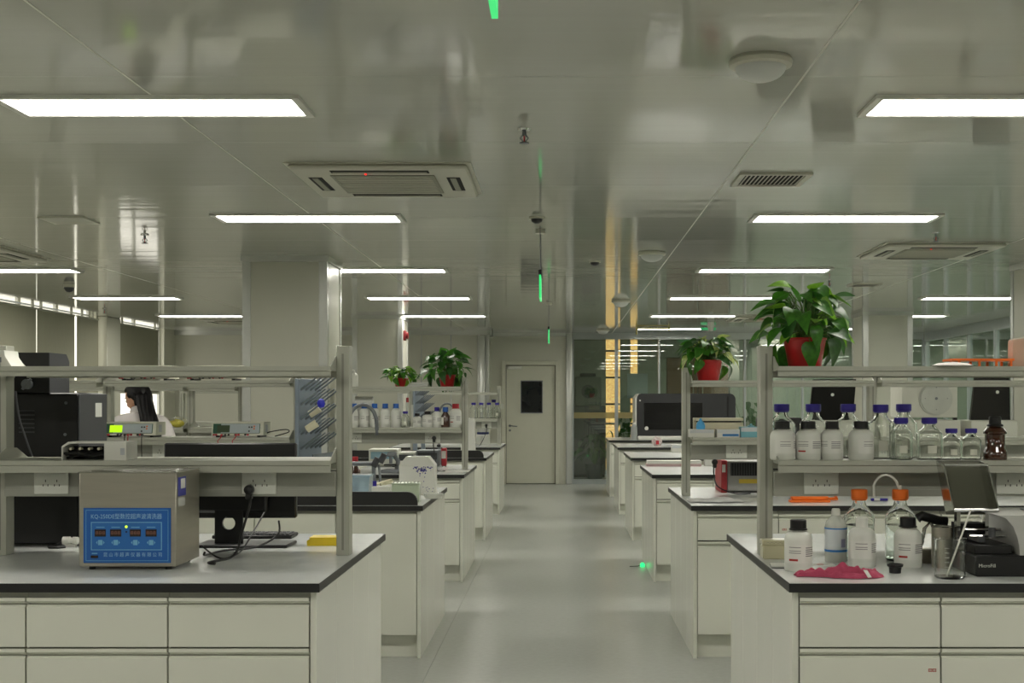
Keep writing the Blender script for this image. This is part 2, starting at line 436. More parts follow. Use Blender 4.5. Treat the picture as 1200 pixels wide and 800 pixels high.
for yy in gy: part('mullion', MB().box(-0.035, 0.035, yy-0.03, yy+0.03, 0.1, CZ-0.15), frm, g)
for a, b in zip(gy[:-1], gy[1:]): part('pane', MB().box(-0.005, 0.005, a+0.03, b-0.03, 0.1, CZ-0.15), pane, g)
struct('wall_right', MB().box(XR, XR+0.1, YF, 4.0, 0, CZ+0.012), wallm)
struct('wall_corridor.001', MB().box(XR+2.6, XR+2.7, YF, 26.6, 0, CZ+0.012), M('corridor_wall', (204, 212, 198), 0.5, var=0.02))
# rooms behind the glass
struct('wall_corridor.002', MB().box(0.1, 0.88, 24.6, 24.8, 0, CZ).box(1.16, 1.36, 24.6, 24.8, 0, CZ).box(1.5, 2.05, 24.6, 24.8, 0, CZ)
       .box(2.05, 3.3, 24.6, 24.8, 2.3, CZ).box(3.3, XR+2.6, 24.6, 24.8, 0, CZ).box(1.9, 3.5, 24.8, 24.9, 0, CZ), M('far_wall', (168, 172, 158), 0.5, var=0.05))  # last box: backing added behind the wooden door to stop world light leaking
bm_ = bpy.data.materials.new('sunlit_facade'); bm_.use_nodes = True
nt = bm_.node_tree; pb = nt.nodes['Principled BSDF']
br = nt.nodes.new('ShaderNodeTexBrick'); br.inputs['Scale'].default_value = 14
br.inputs['Color1'].default_value = rgb(252, 204, 116); br.inputs['Color2'].default_value = rgb(226, 150, 66); br.inputs['Mortar'].default_value = rgb(255, 232, 180)
tcx = nt.nodes.new('ShaderNodeTexCoord'); mpx = nt.nodes.new('ShaderNodeMapping'); mpx.inputs['Rotation'].default_value = (R(90), 0, 0)
nt.links.new(tcx.outputs['Object'], mpx.inputs[0]); nt.links.new(mpx.outputs[0], br.inputs['Vector'])
nt.links.new(br.outputs['Color'], pb.inputs['Base Color']); nt.links.new(br.outputs['Color'], pb.inputs['Emission Color'])
pb.inputs['Emission Strength'].default_value = 0.26
for n, (a, b) in enumerate(((0.88, 1.16), (1.36, 1.5))):
    w = struct('window_%d' % (5+n), loc=(0, 24.7, 0))
    part('pane', MB().box(a, b, -0.005, 0.005, 0.1, CZ), bm_, w)
    for zz in (0.5, 1.0, 1.38, 1.9, 2.42):
        part('glazing_bar', MB().box(a, b, -0.03, 0.0, zz-0.018, zz+0.018), dgrey, w)
woodm = M('door_wood', (126, 94, 64), 0.5, var=0.2, scale=6, stretch=(6, 6, 0.5))
d2 = struct('door_2', loc=(2.67, 24.62, 0))
for s in (-1, 1):
    lf = part('door_leaf', MB().box(min(0.008*s, 0.6*s), max(0.008*s, 0.6*s), 0, 0.05, 0.01, 2.28, bev=0.004), woodm, d2)
    part('pull_handle', MB().tube([(0.09*s, 0, 0.9), (0.09*s, -0.06, 0.92), (0.09*s, -0.06, 1.72), (0.09*s, 0, 1.74)], 0.014), steel, lf)
solo('notice_board', MB().box(-0.2, 0.2, -0.01, 0.0, -0.24, 0.24, bev=0.004), M('notice_blue', (190, 200, 204), 0.5), 'pale blank notice board on the wall behind the glass partition', 'notice board', (X(747, 24.6), 24.6, Z(452, 24.6)))
cab = thing('dark_cabinet', 'dark grey tall cabinet standing behind the first glass bay beside the door', 'cabinet', (0.52, 24.1, 0))
part('body', MB().box(-0.33, 0.33, -0.25, 0.45, 0.05, 1.35, bev=0.01), dgrey, cab)
part('cabinet_door', MB().box(-0.31, -0.005, -0.27, -0.25, 0.08, 1.32, bev=0.004), M('slate', (74, 76, 72), 0.45), cab)
part('cabinet_door', MB().box(0.005, 0.31, -0.27, -0.25, 0.08, 1.32, bev=0.004), M('slate', (74, 76, 72), 0.45), cab)
part('plinth', MB().box(-0.31, 0.31, -0.22, 0.44, 0, 0.05), black, cab)
inst_ = thing('porthole_box', 'grey box unit with a dark round porthole on top of the tall dark cabinet', 'box', (0.52, 24.1, 1.35))
part('body', MB().box(-0.25, 0.25, -0.2, 0.4, 0.0, 0.55, bev=0.02), M('oven_grey', (112, 116, 104), 0.4), inst_)
part('porthole', MB().cyl((0, -0.235, 0.27), 0.13, 0.035, 24, 'y'), dgrey, inst_)
part('vent_top', MB().box(-0.15, 0.15, -0.1, 0.2, 0.55, 0.62, bev=0.01), dgrey, inst_)

# ---------------------------------------------------------------- ceiling fixtures
lampm = M('lamp_diffuser', (250, 250, 250), 0.4, emit=(255, 251, 240), strength=LAMP)
lframe = M('lamp_frame', (206, 206, 198), 0.4)
LW, LD = 1.17, 0.30
lmesh = MB().box(-LW/2+0.012, LW/2-0.012, 0.012, LD-0.012, -0.008, 0).mesh('diffuser', lampm)
lfm = MB().box(-LW/2-0.02, LW/2+0.02, -0.02, 0.012, -0.014, 0).box(-LW/2-0.02, LW/2+0.02, LD-0.012, LD+0.02, -0.014, 0)\
    .box(-LW/2-0.02, -LW/2+0.012, 0.012, LD-0.012, -0.014, 0).box(LW/2-0.012, LW/2+0.02, 0.012, LD-0.012, -0.014, 0).mesh('frame', lframe)
def lamp(x, y, label, group=None):
    t = thing('ceiling_lamp', label, 'ceiling lamp', (x, y, CZ), 0, group)
    link('frame', lfm, t); link('diffuser', lmesh, t)
    return t
LROWS = [4.95, 8.05, 11.3, 14.35, 17.4, 20.45]
LXS = {'al': -1.63, 'wl': -4.98, 'ar': 1.84, 'wr': 4.75}
names = {'al': ('ultrasonic cleaner side benches', 'ceiling lamps over the ultrasonic cleaner side'), 'wl': ('window side of the room', 'ceiling lamps by the windows'),
         'ar': ('pink cloth side benches', 'ceiling lamps over the pink cloth side'), 'wr': ('glass side partition', 'ceiling lamps by the glass partition')}
ORD = ['nearest', 'second', 'third', 'fourth', 'fifth', 'sixth', 'seventh', 'eighth', 'ninth', 'tenth']
for k, x in LXS.items():
    ys_ = sorted([y for y in LROWS + [1.85, -1.3] if not (y > 20 and k in ('al', 'wl'))], reverse=True)
    for i, y in enumerate(ys_):
        lamp(x, y, 'long white ceiling lamp over the %s, %s from the back wall' % (names[k][0], ORD[i]) if i else 'long white ceiling lamp over the %s, nearest the back wall' % names[k][0], names[k][1])
for y, n_ in ((7.0, 'farthest from'), (10.5, 'fourth from'), (14.0, 'third from'), (17.0, 'second from'), (20.0, 'nearest')): lamp(7.6, y, 'added ceiling lamp brightening the corridor behind the glass side partition, %s the back wall' % n_, 'added corridor ceiling lamps')  # unseen lamps added to brighten the corridor behind the side glass
lamp(4.6, 23.0, 'added long ceiling lamp lightening the room behind the far glass partition', 'added far room lamps')  # unseen lamp added to lighten the room beyond the far glass

acm = M('cassette_white', (196, 195, 180), 0.4, var=0.01)
grl = M('cassette_grille', (150, 150, 134), 0.55, var=0.02, scale=80)
def cassette_proto():
    t = thing('ceiling_air_conditioner', 'square white ceiling cassette air conditioner over the aisle beside the lamps, red pilot light', 'air conditioner')
    w = 0.47
    m = MB()
    m.prism([(-w, -w), (w, -w), (w, w), (-w, w)], 'z', -0.006, 0)
    m.box(-w+0.02, w-0.02, -w+0.02, w-0.02, -0.03, -0.006, bev=0.01)
    part('fascia', m, acm, t)
    gr = part('intake_grille', MB().box(-0.27, 0.27, -0.27, 0.27, -0.036, -0.03, bev=0.003), grl, t)
    for k in range(12):
        part('grille_slat', MB().box(-0.25, 0.25, -0.25+k*0.045, -0.24+k*0.045, -0.039, -0.036), acm, gr)
    for sx, sy in ((0, -1), (0, 1), (-1, 0), (1, 0)):
        if sx == 0:
            a = (-0.25, 0.25, sy*0.36-0.035, sy*0.36+0.035)
        else:
            a = (sx*0.36-0.035, sx*0.36+0.035, -0.2, 0.2)
        o = part('air_outlet', MB().box(a[0], a[1], a[2], a[3], -0.032, -0.03), hole, t)
        if sx == 0: v = MB().box(a[0]+0.01, a[1]-0.01, a[2]+0.026, a[3]-0.026, -0.036, -0.032)
        else: v = MB().box(a[0]+0.018, a[1]-0.022, a[2]+0.01, a[3]-0.01, -0.036, -0.032)
        part('vane', v, grl, o)
    part('pilot_light', MB().cyl((-0.08, -0.305, -0.036), 0.006, 0.006, 8), M('red_led', (255, 40, 30), 0.4, emit=(255, 50, 40), strength=0.6), t)
    return t
ac = cassette_proto(); ac.location = (-0.92, 6.78, CZ)
for x, y, l in ((2.91, 9.95, 'white ceiling cassette air conditioner in front of the glass partition side column'),
                (-4.75, 10.15, 'white ceiling cassette air conditioner near the long row of window blinds'),
                (2.9, 18.1, 'white ceiling cassette air conditioner close to the far glass partition'),
                (-4.75, 18.6, 'white ceiling cassette air conditioner close to the back wall by the windows')):
    dup(ac, (x, y, CZ), label=l)

def vent(x, y, w, label):
    t = thing('ceiling_vent', label, 'vent', (x, y, CZ))
    h = w/2
    part('backing', MB().box(-h, h, -h, h, -0.004, 0), hole, t)
    part('frame', MB().box(-h-0.03, h+0.03, -h-0.03, -h, -0.012, 0).box(-h-0.03, h+0.03, h, h+0.03, -0.012, 0).box(-h-0.03, -h, -h, h, -0.012, 0).box(h, h+0.03, -h, h, -0.012, 0), acm, t)
    sm = MB().prism([(-0.004, -0.012), (0.0, -0.012), (0.012, -0.004), (0.008, -0.004)], 'y', -h, h).mesh('slat', acm)
    n = 14
    for k in range(n): link('slat', sm, t, (-h + w*(k+0.5)/n, 0, 0))
vent(1.13, 6.79, 0.32, 'square louvred ceiling vent beside the round ceiling lamp')
vent(-3.23, 8.3, 0.24, 'small louvred ceiling vent on the window side of the ceiling')
vent(3.1, 12.9, 0.24, 'small louvred ceiling vent between the cassette and the far columns')

domeglass = M('dome_plastic', (206, 208, 204), 0.35, sub=0.1, var=0.02)
def dome(x, y, label, s=1.0):
    t = thing('dome_lamp', label, 'dome lamp', (x, y, CZ))
    part('ring', MB().lathe([(0, 0), (0.105*s, 0), (0.112*s, -0.012*s), (0.108*s, -0.026*s), (0.088*s, -0.03*s), (0, -0.03*s)], n=32), acm, t)
    part('dome', MB().lathe([(0.088*s*math.cos(a), -0.03*s - 0.05*s*math.sin(a)) for a in [i*PI/16 for i in range(8)]] + [(0, -0.08*s)], n=32), domeglass, t)
dome(0.70, 4.42, 'large round domed lamp on the ceiling close above the square vent')
dome(0.73, 10.1, 'round domed ceiling lamp beside the black and white ceiling sensor')
dome(0.71, 14.9, 'round domed ceiling lamp in line over the aisle side of the bare benches')
dome(0.70, 20.9, 'round domed ceiling lamp just before the far glass partition')

def sprinkler(x, y, label):
    t = thing('sprinkler', label, 'sprinkler', (x, y, CZ), 0, 'ceiling sprinklers')
    part('escutcheon', MB().lathe([(0, 0), (0.03, 0), (0.026, -0.008), (0, -0.008)], n=16), chrome, t)
    part('frame', MB().tube([(0, 0, -0.008), (0, 0, -0.03)], 0.009).tube([(-0.006, 0, -0.028), (-0.018, 0, -0.04), (-0.004, 0, -0.058)], 0.003, 6).tube([(0.006, 0, -0.028), (0.018, 0, -0.04), (0.004, 0, -0.058)], 0.003, 6), mgrey, t)
    part('deflector', MB().cyl((0, 0, -0.064), 0.022, 0.004, 12), mgrey, t)
    part('bulb', MB().cyl((0, 0, -0.058), 0.004, 0.03, 8), redcap, t)
sprinkler(-0.16, 5.55, 'pendent steel sprinkler head over the aisle beside the big cassette')
sprinkler(-2.98, 9.05, 'pendent steel sprinkler head near the small window-side vent')
sprinkler(2.66, 8.95, 'pendent steel sprinkler head just in front of the cassette by the glass side')
sprinkler(2.64, 12.4, 'pendent steel sprinkler head behind the cassette by the glass side')
sprinkler(-5.85, 16.2, 'pendent steel sprinkler head close to the window pilaster')
sprinkler(5.2, 19.0, 'pendent steel sprinkler head close to the glass side partition')
sprinkler(-4.4, 19.7, 'pendent steel sprinkler head close to the back wall by the windows')

# hanging green exit plates seen edge-on
greenlit = M('exit_green', (30, 190, 90), 0.3, emit=(60, 235, 130), strength=0.2)
def exitsign(x, y, label, cap):
    t = thing('hanging_exit_sign', label, 'exit sign', (x, y, CZ))
    if cap:
        part('ceiling_mount', MB().cyl((0, 0.02, -0.03), 0.035, 0.03, 16), acm, t)
    part('cable', MB().tube([(0, -0.14, 0), (0, -0.14, -0.3)], 0.0025, 6).tube([(0, 0.14, 0), (0, 0.14, -0.3)], 0.0025, 6), mgrey, t)
    part('housing', MB().box(-0.011, 0.011, -0.18, 0.18, -0.335, -0.3, bev=0.003), black, t)
    part('light_plate', MB().box(-0.006, 0.006, -0.18, 0.18, -0.49, -0.335), greenlit, t)
exitsign(-0.122, 2.16, 'green lit exit plate on cables just ahead of the sprinkler over the aisle', False)
exitsign(-0.14, 8.75, 'green lit exit plate on cables hanging mid aisle under the ceiling sensor', True)
exitsign(-0.142, 15.2, 'green lit exit plate on cables hanging close to the grey door', True)
def detector(name, x, y, label, sens=black):
    t = thing(name, label, 'detector', (x, y, CZ))
    part('base', MB().lathe([(0, 0), (0.05, 0), (0.05, -0.012), (0, -0.012)], n=20), acm, t)
    part('sensor_head', MB().lathe([(0, -0.012), (0.038, -0.012), (0.034, -0.03), (0.015, -0.042), (0, -0.042)], n=20), sens, t)
detector('smoke_detector', -0.155, 8.2, 'small round ceiling detector just ahead of the mid aisle exit plate')
detector('smoke_detector', X(697, 10.75), 10.75, 'black and white ceiling detector in front of the warm lit window strip')
cd = thing('dome_camera', 'white dome camera under the ceiling by the window blinds', 'camera', (X(81, 12.9), 12.9, CZ))
part('base', MB().lathe([(0, 0), (0.055, 0), (0.055, -0.03), (0, -0.03)], n=20), acm, cd)
part('dome', MB().lathe([(0.05, -0.03)] + [(0.05*math.cos(a*PI/12), -0.03-0.05*math.sin(a*PI/12)) for a in range(1, 6)] + [(0, -0.08)], n=20), dgrey, cd)
ex = thing('exit_box_sign', 'small green lit exit box under the ceiling before the glass partition', 'exit sign', (X(830, 20.0), 20.0, CZ))
part('hanger', MB().tube([(-0.08, 0, 0), (-0.08, 0, -0.02)], 0.004, 6).tube([(0.08, 0, 0), (0.08, 0, -0.02)], 0.004, 6), mgrey, ex)
part('lit_face', MB().box(-0.12, 0.12, -0.015, 0.015, -0.06, -0.02), M('exit_face', (40, 150, 90), 0.4, emit=(70, 190, 120), strength=0.12), ex)
ww = thing('ceiling_speaker', 'white cone shaped fitting under the ceiling beside the exit box', 'speaker', (X(833, 19.0), 19.0, CZ))
part('cone', MB().lathe([(0, 0), (0.05, 0), (0.055, -0.05), (0.035, -0.13), (0, -0.14)], n=20), wplast, ww)
part('grille', MB().cyl((0, 0, -0.143), 0.03, 0.004, 12), mgrey, ww)
yl = M('yellow_pipe', (190, 176, 70), 0.5)
solo('yellow_pipe', MB().tube([(X(746, 20.2), 20.2, CZ-0.02), (X(784, 20.2), 20.2, CZ-0.02)], 0.012).tube([(X(746, 20.2), 20.2, CZ), (X(746, 20.2), 20.2, CZ-0.12)], 0.012).tube([(X(784, 20.2), 20.2, CZ), (X(784, 20.2), 20.2, CZ-0.06)], 0.012),
     yl, 'thin yellow pipe run under the ceiling before the glass partition', 'pipe')
al = thing('fire_alarm', 'red fire alarm sounder on the side of the far column', 'alarm', (-2.20+0.008, 17.65, Z(393, 17.65)))
part('base', MB().box(0, 0.03, -0.06, 0.06, -0.07, 0.07, bev=0.008), M('alarm_red', (84, 12, 15), 0.6, spec=0.2), al)
part('horn', MB().lathe([(0, 0.03), (0.045, 0.03), (0.05, 0.06), (0.03, 0.065), (0, 0.05)], n=16, axis='x'), M('alarm_red', (84, 12, 15), 0.6, spec=0.2), al)

# ---------------------------------------------------------------- benches
WT = 0.85                       # worktop height
UW = 0.45                       # cabinet unit width
BENCH_Y = [3.98 + 2.985*k for k in range(6)]
DEPTH = 1.5
def front_meshes(w, z0, z1):
    a, b = 0.003, w-0.003
    face = MB().prism([(0, z0), (-0.02, z0), (-0.02, z1-0.03), (-0.012, z1-0.024), (0, z1-0.024)], 'x', a, b).mesh('face', white)
    pull = MB().prism([(0, z1-0.024), (-0.006, z1-0.02), (-0.008, z1-0.014), (-0.021, z1-0.011), (-0.021, z1), (0, z1)], 'x', a, b).mesh('pull', white)
    return face, pull
FR = {}
def fronts(w, z0, z1):
    k = (round(w, 3), z0, z1)
    if k not in FR: FR[k] = front_meshes(w, z0, z1)
    return FR[k]
BODY = {}
PLAIN = MB().box(0.002, UW-0.002, -0.02, 0, 0.13, 0.805, bev=0.0015).mesh('cabinet_door', white)
def cabinet(x, y, label, group, style, w=UW):
    t = thing('bench_cabinet', label, 'cabinet', (x, y+0.045, 0), 0, group)
    if w not in BODY:
        BODY[w] = (MB().box(0.001, w-0.001, 0, 1.41, 0.125, 0.82).mesh('carcass', whited), MB().box(0.0, w, 0.035, 1.375, 0, 0.125).mesh('plinth', white),
                   MB().box(0.004, w-0.004, -0.002, 0.0, 0.14, 0.796).mesh('gap', gap))
    link('carcass', BODY[w][0], t); link('plinth', BODY[w][1], t); link('shadow_gap', BODY[w][2], t)
    if style == 'p':
        link('cabinet_door', PLAIN, t); return t
    zs = [(0.644, 0.8), (0.482, 0.638), (0.32, 0.476), (0.135, 0.314)] if style == 'd' else [(0.655, 0.8), (0.135, 0.648)]
    for i, (a, b) in enumerate(zs):
        f, p = fronts(w, a, b)
        o = link('drawer' if (style == 'd' or i == 0) else 'cabinet_door', f, t)
        link('pull', p, o)
    return t
def worktop(x0, x1, y, label):
    t = thing('worktop', label, 'worktop', ((x0+x1)/2, y, WT))
    h = (x1-x0)/2
    part('core', MB().box(-h, h, 0, DEPTH, -0.03, -0.0015, bev=0.0012), blackm, t, label='black core showing as the worktop edge')
    part('surface', MB().box(-h+0.0015, h-0.0015, 0.0015, DEPTH-0.0015, -0.0015, 0.0), topm, t)
    return t
EP = {}
def end_panel(x, y, s, label, group=None):
    t = thing('end_panel', label, 'end panel', (x, y+0.03, 0), 0, group)
    if s not in EP:
        x0, x1 = (0, 0.02) if s > 0 else (-0.02, 0)
        EP[s] = [MB().box(x0, x1, a, b, 0.0, 0.82, bev=0.0015).mesh('board', white) for a, b in ((0.0, 0.36), (0.3615, 0.72), (0.7215, 1.08), (1.0815, 1.44))]
    for m in EP[s]: link('board', m, t)
    return t
BN = {('L', 0): 'the ultrasonic cleaner bench', ('L', 1): 'the tissue box bench', ('L', 2): 'the two plant bench', ('L', 3): 'the farther sink bench', ('L', 4): 'the bench nearest the grey door',
      ('R', 0): 'the pink cloth bench', ('R', 1): 'the red sided instrument bench', ('R', 2): 'the pink book stack bench',
      ('R', 3): 'the small white box bench', ('R', 4): 'the crumpled tissue bench', ('R', 5): 'the big black instrument bench'}
AO = ['at the aisle end', 'second from the aisle', 'third from the aisle', 'fourth from the aisle', 'fifth from the aisle', 'sixth from the aisle', 'seventh from the aisle']
def bench(side, k, segs, style):
    y = BENCH_Y[k]; n = BN[(side, k)]
    first = True; ci = 0
    for x0, cnt in segs:
        s = -1 if side == 'L' else 1
        xe = x0 + s*(0.022 + cnt*UW)
        a, b = sorted((x0 - s*0.015, xe + s*0.02))
        worktop(a, b, y, ('light grey worktop with black edge of ' + n) if first else 'light grey worktop with black edge between the column and the windows')
        ends = [(x0, 'white boarded end panel facing the aisle on ' + n)] if first else []
        for xx, l in ends:
            end_panel(xx, y, s, l)
        for i in range(cnt):
            xc = x0 + s*(0.021 + (i if s > 0 else i+1)*UW)
            cabinet(xc, y, ('white four drawer cabinet under %s, %s' if style == 'd' else 'white plain fronted sink cabinet under %s, %s' if style == 'p' else 'white drawer and door cabinet under %s, %s') % (n, AO[ci]), 'cabinets under ' + n, style); ci += 1
        first = False
AL, AR = -0.775, 0.735
bench('L', 0, [(AL, 6)], 'd'); bench('R', 0, [(AR, 6)], 'd')
bench('L', 1, [(AL, 7)], 'p'); bench('R', 1, [(AR, 7)], 'b')
bench('L', 2, [(AL, 2), (-2.68, 4)], 'b'); bench('R', 2, [(AR, 6)], 'b')
bench('L', 3, [(AL, 7)], 'p'); bench('R', 3, [(AR, 7)], 'b')
bench('L', 4, [(AL, 3)], 'b'); bench('R', 4, [(AR, 7)], 'b')
bench('R', 5, [(AR, 7)], 'b')

# red maker's mark on two drawers
def emblem(parent, x, z):
    m = MB()
    for dx in (0.0, 0.013):
        for q in ((0, 0.012, 0, 0.002), (0, 0.012, 0.008, 0.01), (0, 0.002, 0.002, 0.008), (0.01, 0.012, 0.002, 0.008), (0.004, 0.008, 0.004, 0.006)):
            m.box(x+dx+q[0], x+dx+q[1], -0.0208, -0.02, z+q[2], z+q[3])
    part('emblem', m, redink, parent, label='small red double square mark')
def cab_at(label_end, idx):
    c = [o for o in bpy.data.objects if o.name.startswith('bench_cabinet') and ('under ' + label_end) in o['label']]
    c.sort(key=lambda o: abs(o.location.x)); return c[idx]
c0 = cab_at(BN[('R', 0)], 0)
emblem([o for o in c0.children if o.name.startswith('drawer')][1], 0.41, 0.565)
c0 = cab_at(BN[('R', 1)], 1)
emblem([o for o in c0.children if o.name.startswith('drawer')][0], 0.02, 0.71)

# ---------------------------------------------------------------- racks over the benches
US, LS = 1.55, 1.208            # upper and lower shelf heights
POST = MB().box(-0.024, 0.024, -0.035, 0.035, WT, 1.63, bev=0.002).mesh('post', alu)
SLOT = MB().box(-0.004, 0.004, -0.0362, -0.035, WT+0.02, 1.6).mesh('slot', alud)
SOCK = MB().box(-0.064, 0.064, -0.006, 0.0, -0.041, 0.041, bev=0.002).mesh('socket_plate', plate)
hm = MB()
for cx in (-0.021, 0.021):
    hm.box(cx-0.0015, cx+0.0015, -0.0065, -0.006, 0.004, 0.013)
    for s in (-1, 1):
        hm.box(cx+s*0.009-0.0015, cx+s*0.009+0.0015, -0.0065, -0.006, -0.012, -0.004)
SLOTS = hm.mesh('socket_slots', hole)
def rack(yc, posts, label, sockets=(), up=True, lo=True):
    t = thing('bench_rack', label, 'shelf rack', ((posts[0]+posts[-1])/2, yc, WT))
    ox = (posts[0]+posts[-1])/2
    for p in posts:
        o = link('post', POST, t, (p-ox, 0, -WT)); link('slot', SLOT, o)
    for a, b in zip(posts[:-1], posts[1:]):
        a0, b0 = min(a, b)+0.024-ox, max(a, b)-0.024-ox
        for nm, z, th in (('upper_shelf', US, 0.036), ('lower_shelf', LS, 0.044)):
            zz = z-WT
            m = MB().box(a0, b0, -0.15, 0.15, zz-0.012, zz)
            for s in (-1, 1):
                m.prism([(s*0.15, zz-th), (s*0.15, zz-0.02), (s*0.158, zz-0.016), (s*0.158, zz), (s*0.15, zz), (s*0.145, zz-0.012), (s*0.145, zz-th)], 'x', a0, b0)
            sh = part(nm, m, alu, t)
            for e, d in ((a0, 1), (b0, -1)):
                part('bracket', MB().prism([(-0.15, zz), (0.15, zz), (0.05, zz+0.04), (-0.05, zz+0.04)], 'x', e, e+d*0.003), alu, sh)
        zz = LS-0.044-WT
        part('socket_duct', MB().box(a0, b0, -0.05, 0.05, zz-0.093, zz, bev=0.003).box(a0, b0, -0.052, -0.05, zz-0.093, zz-0.068), duct, t)
    for sx in sockets:
        o = link('socket_plate', SOCK, t, (sx-ox, -0.052, LS-0.044-WT-0.044)); link('socket_slots', SLOTS, o)
    return t
YC = [y + 0.75 for y in BENCH_Y]
rack(YC[0], [-0.81, -2.085, -3.3], 'grey aluminium shelf rack over the bench with the ultrasonic cleaner', [X(61, 4.68), X(304, 4.68)])
rack(YC[1], [-1.6, -2.76, -3.9], 'grey aluminium shelf rack holding the power supplies', [X(191, 7.66), X(345, 7.66)])
rack(YC[2], [-0.81, -1.87], 'grey aluminium shelf rack holding two potted plants and reagent bottles', [X(415, 10.65), X(507, 10.65)])
rack(YC[2], [-2.7, -3.13, -4.3], 'grey aluminium shelf rack holding the yellow bag behind the column', [])
rack(YC[3], [-1.6, -2.85, -4.1], 'grey aluminium shelf rack ending at the far peg board', [])
rack(YC[4], [-0.81, -1.95], 'grey aluminium shelf rack with a row of glass bottles near the grey door', [X(570, 16.6)])
rack(YC[0], [0.765, 1.91, 3.05], 'grey aluminium shelf rack holding the largest plant and rows of bottles', [X(962, 4.68), X(1187, 4.68)])
rack(YC[1], [0.765, 1.9, 3.05], 'grey aluminium shelf rack holding the plant with cartons below', [X(863, 7.66), X(1040, 7.66)])

# raised black splash boards at the sink ends of two benches
def splash(y, x0, x1, label):
    h = 0.075; r = 0.06
    pts = [(x0, 0), (x1, 0), (x1, h-r)] + [(x1-r+r*math.cos(a), h-r+r*math.sin(a)) for a in [i*PI/16 for i in range(1, 8)]] + [(x1-r, h), (x0, h)]
    solo('splash_board', MB().prism(pts, 'y', 0, 0.03), blackm, label, 'splash board', (0, y+0.004, WT), bev=0.002)
splash(BENCH_Y[1], -2.6, -0.79, 'black raised splash board with rounded end along the bench with the tissue box')
splash(BENCH_Y[3], -2.6, -0.79, 'black raised splash board with rounded end on the farther sink bench')

# peg boards for drying glassware, standing at the sink end of the rack
pegm = M('peg_grey', (104, 112, 118), 0.45)
pegbl = M('peg_board', (128, 140, 152), 0.45)
def pegboard(y, label, extra):
    t = thing('drying_peg_board', label, 'drying rack', (-1.54, y, 1.0), R(-7))
    part('board', MB().box(-0.012, 0.012, -0.22, 0.22, 0.08, 0.56, bev=0.004), pegbl, t)
    part('stand_leg', MB().box(-0.012, 0.03, -0.2, -0.17, -0.15, 0.08), pegbl, t); part('stand_leg', MB().box(-0.012, 0.03, 0.17, 0.2, -0.15, 0.08), pegbl, t)
    part('drip_tray', MB().box(0.012, 0.1, -0.22, 0.22, 0.075, 0.085).box(0.095, 0.1, -0.22, 0.22, 0.085, 0.11), pegm, t)
    pm = MB().tube([(0.0, 0, 0), (0.125, 0, 0.095)], 0.007, 7, r1=0.005).mesh('peg', pegm)
    for r_ in range(5):
        for c_ in range(5):
            link('peg', pm, t, (0.01, -0.18 + c_*0.09, 0.14 + r_*0.088))
    return t
pegboard(YC[1], 'grey peg board for drying glassware at the sink of the tissue box bench', True)
pegboard(YC[3], 'grey peg board for drying glassware at the farther sink bench', True)
solo('blue_bulb', MB().lathe([(0, 0), (0.018, 0.006), (0.024, 0.025), (0.02, 0.045), (0.008, 0.055), (0, 0.055)], n=16), M('blue_rubber', (40, 46, 190), 0.4),
     'blue rubber bulb stuck on a peg of the drying board', 'rubber bulb', (-1.426, YC[1]-0.196, 1.385))
for i, (yy, zz, cc) in enumerate(((-0.058, 1.345, 0), (-0.147, 1.257, 1))):
    solo('brush_cup', MB().lathe([(0.0, 0), (0.022, 0), (0.024, 0.07), (0.0, 0.072)], n=14).xform(Matrix.Rotation(R(57), 4, 'Y')), cream,
         ('cream plastic cup' if cc else 'cream plastic funnel') + ' pushed over a peg of the nearer drying board', 'cup', (-1.513, YC[1]+yy-0.04, zz))
def faucet(y, x, label):
    t = thing('gooseneck_faucet', label, 'faucet', (x, y, WT))
    part('base', MB().lathe([(0, 0), (0.03, 0), (0.028, 0.02), (0.018, 0.03), (0.018, 0.12), (0, 0.12)], n=18), mgrey, t)
    pts = [(0, 0, 0.1), (0, 0, 0.44)] + [(0.085-0.085*math.cos(a), 0, 0.44+0.085*math.sin(a)*1.35) for a in [i*PI/10 for i in range(1, 10)]] + [(0.17, 0, 0.43), (0.17, 0, 0.40)]
    part('spout', MB().tube(pts, 0.0115, 10), mgrey, t)
    part('nozzle', MB().cyl((0.17, 0, 0.37), 0.009, 0.05, 10), mgrey, t)
    part('tap_handle', MB().tube([(0, 0, 0.09), (0.0, -0.06, 0.1)], 0.008).box(-0.02, 0.02, -0.075, -0.055, 0.09, 0.115, bev=0.004), black, t)
faucet(YC[1]-0.1, X(408, 7.6), 'grey gooseneck laboratory faucet on the tissue box bench')
faucet(YC[3]-0.1, X(515, 13.6), 'grey gooseneck laboratory faucet on the farther sink bench')

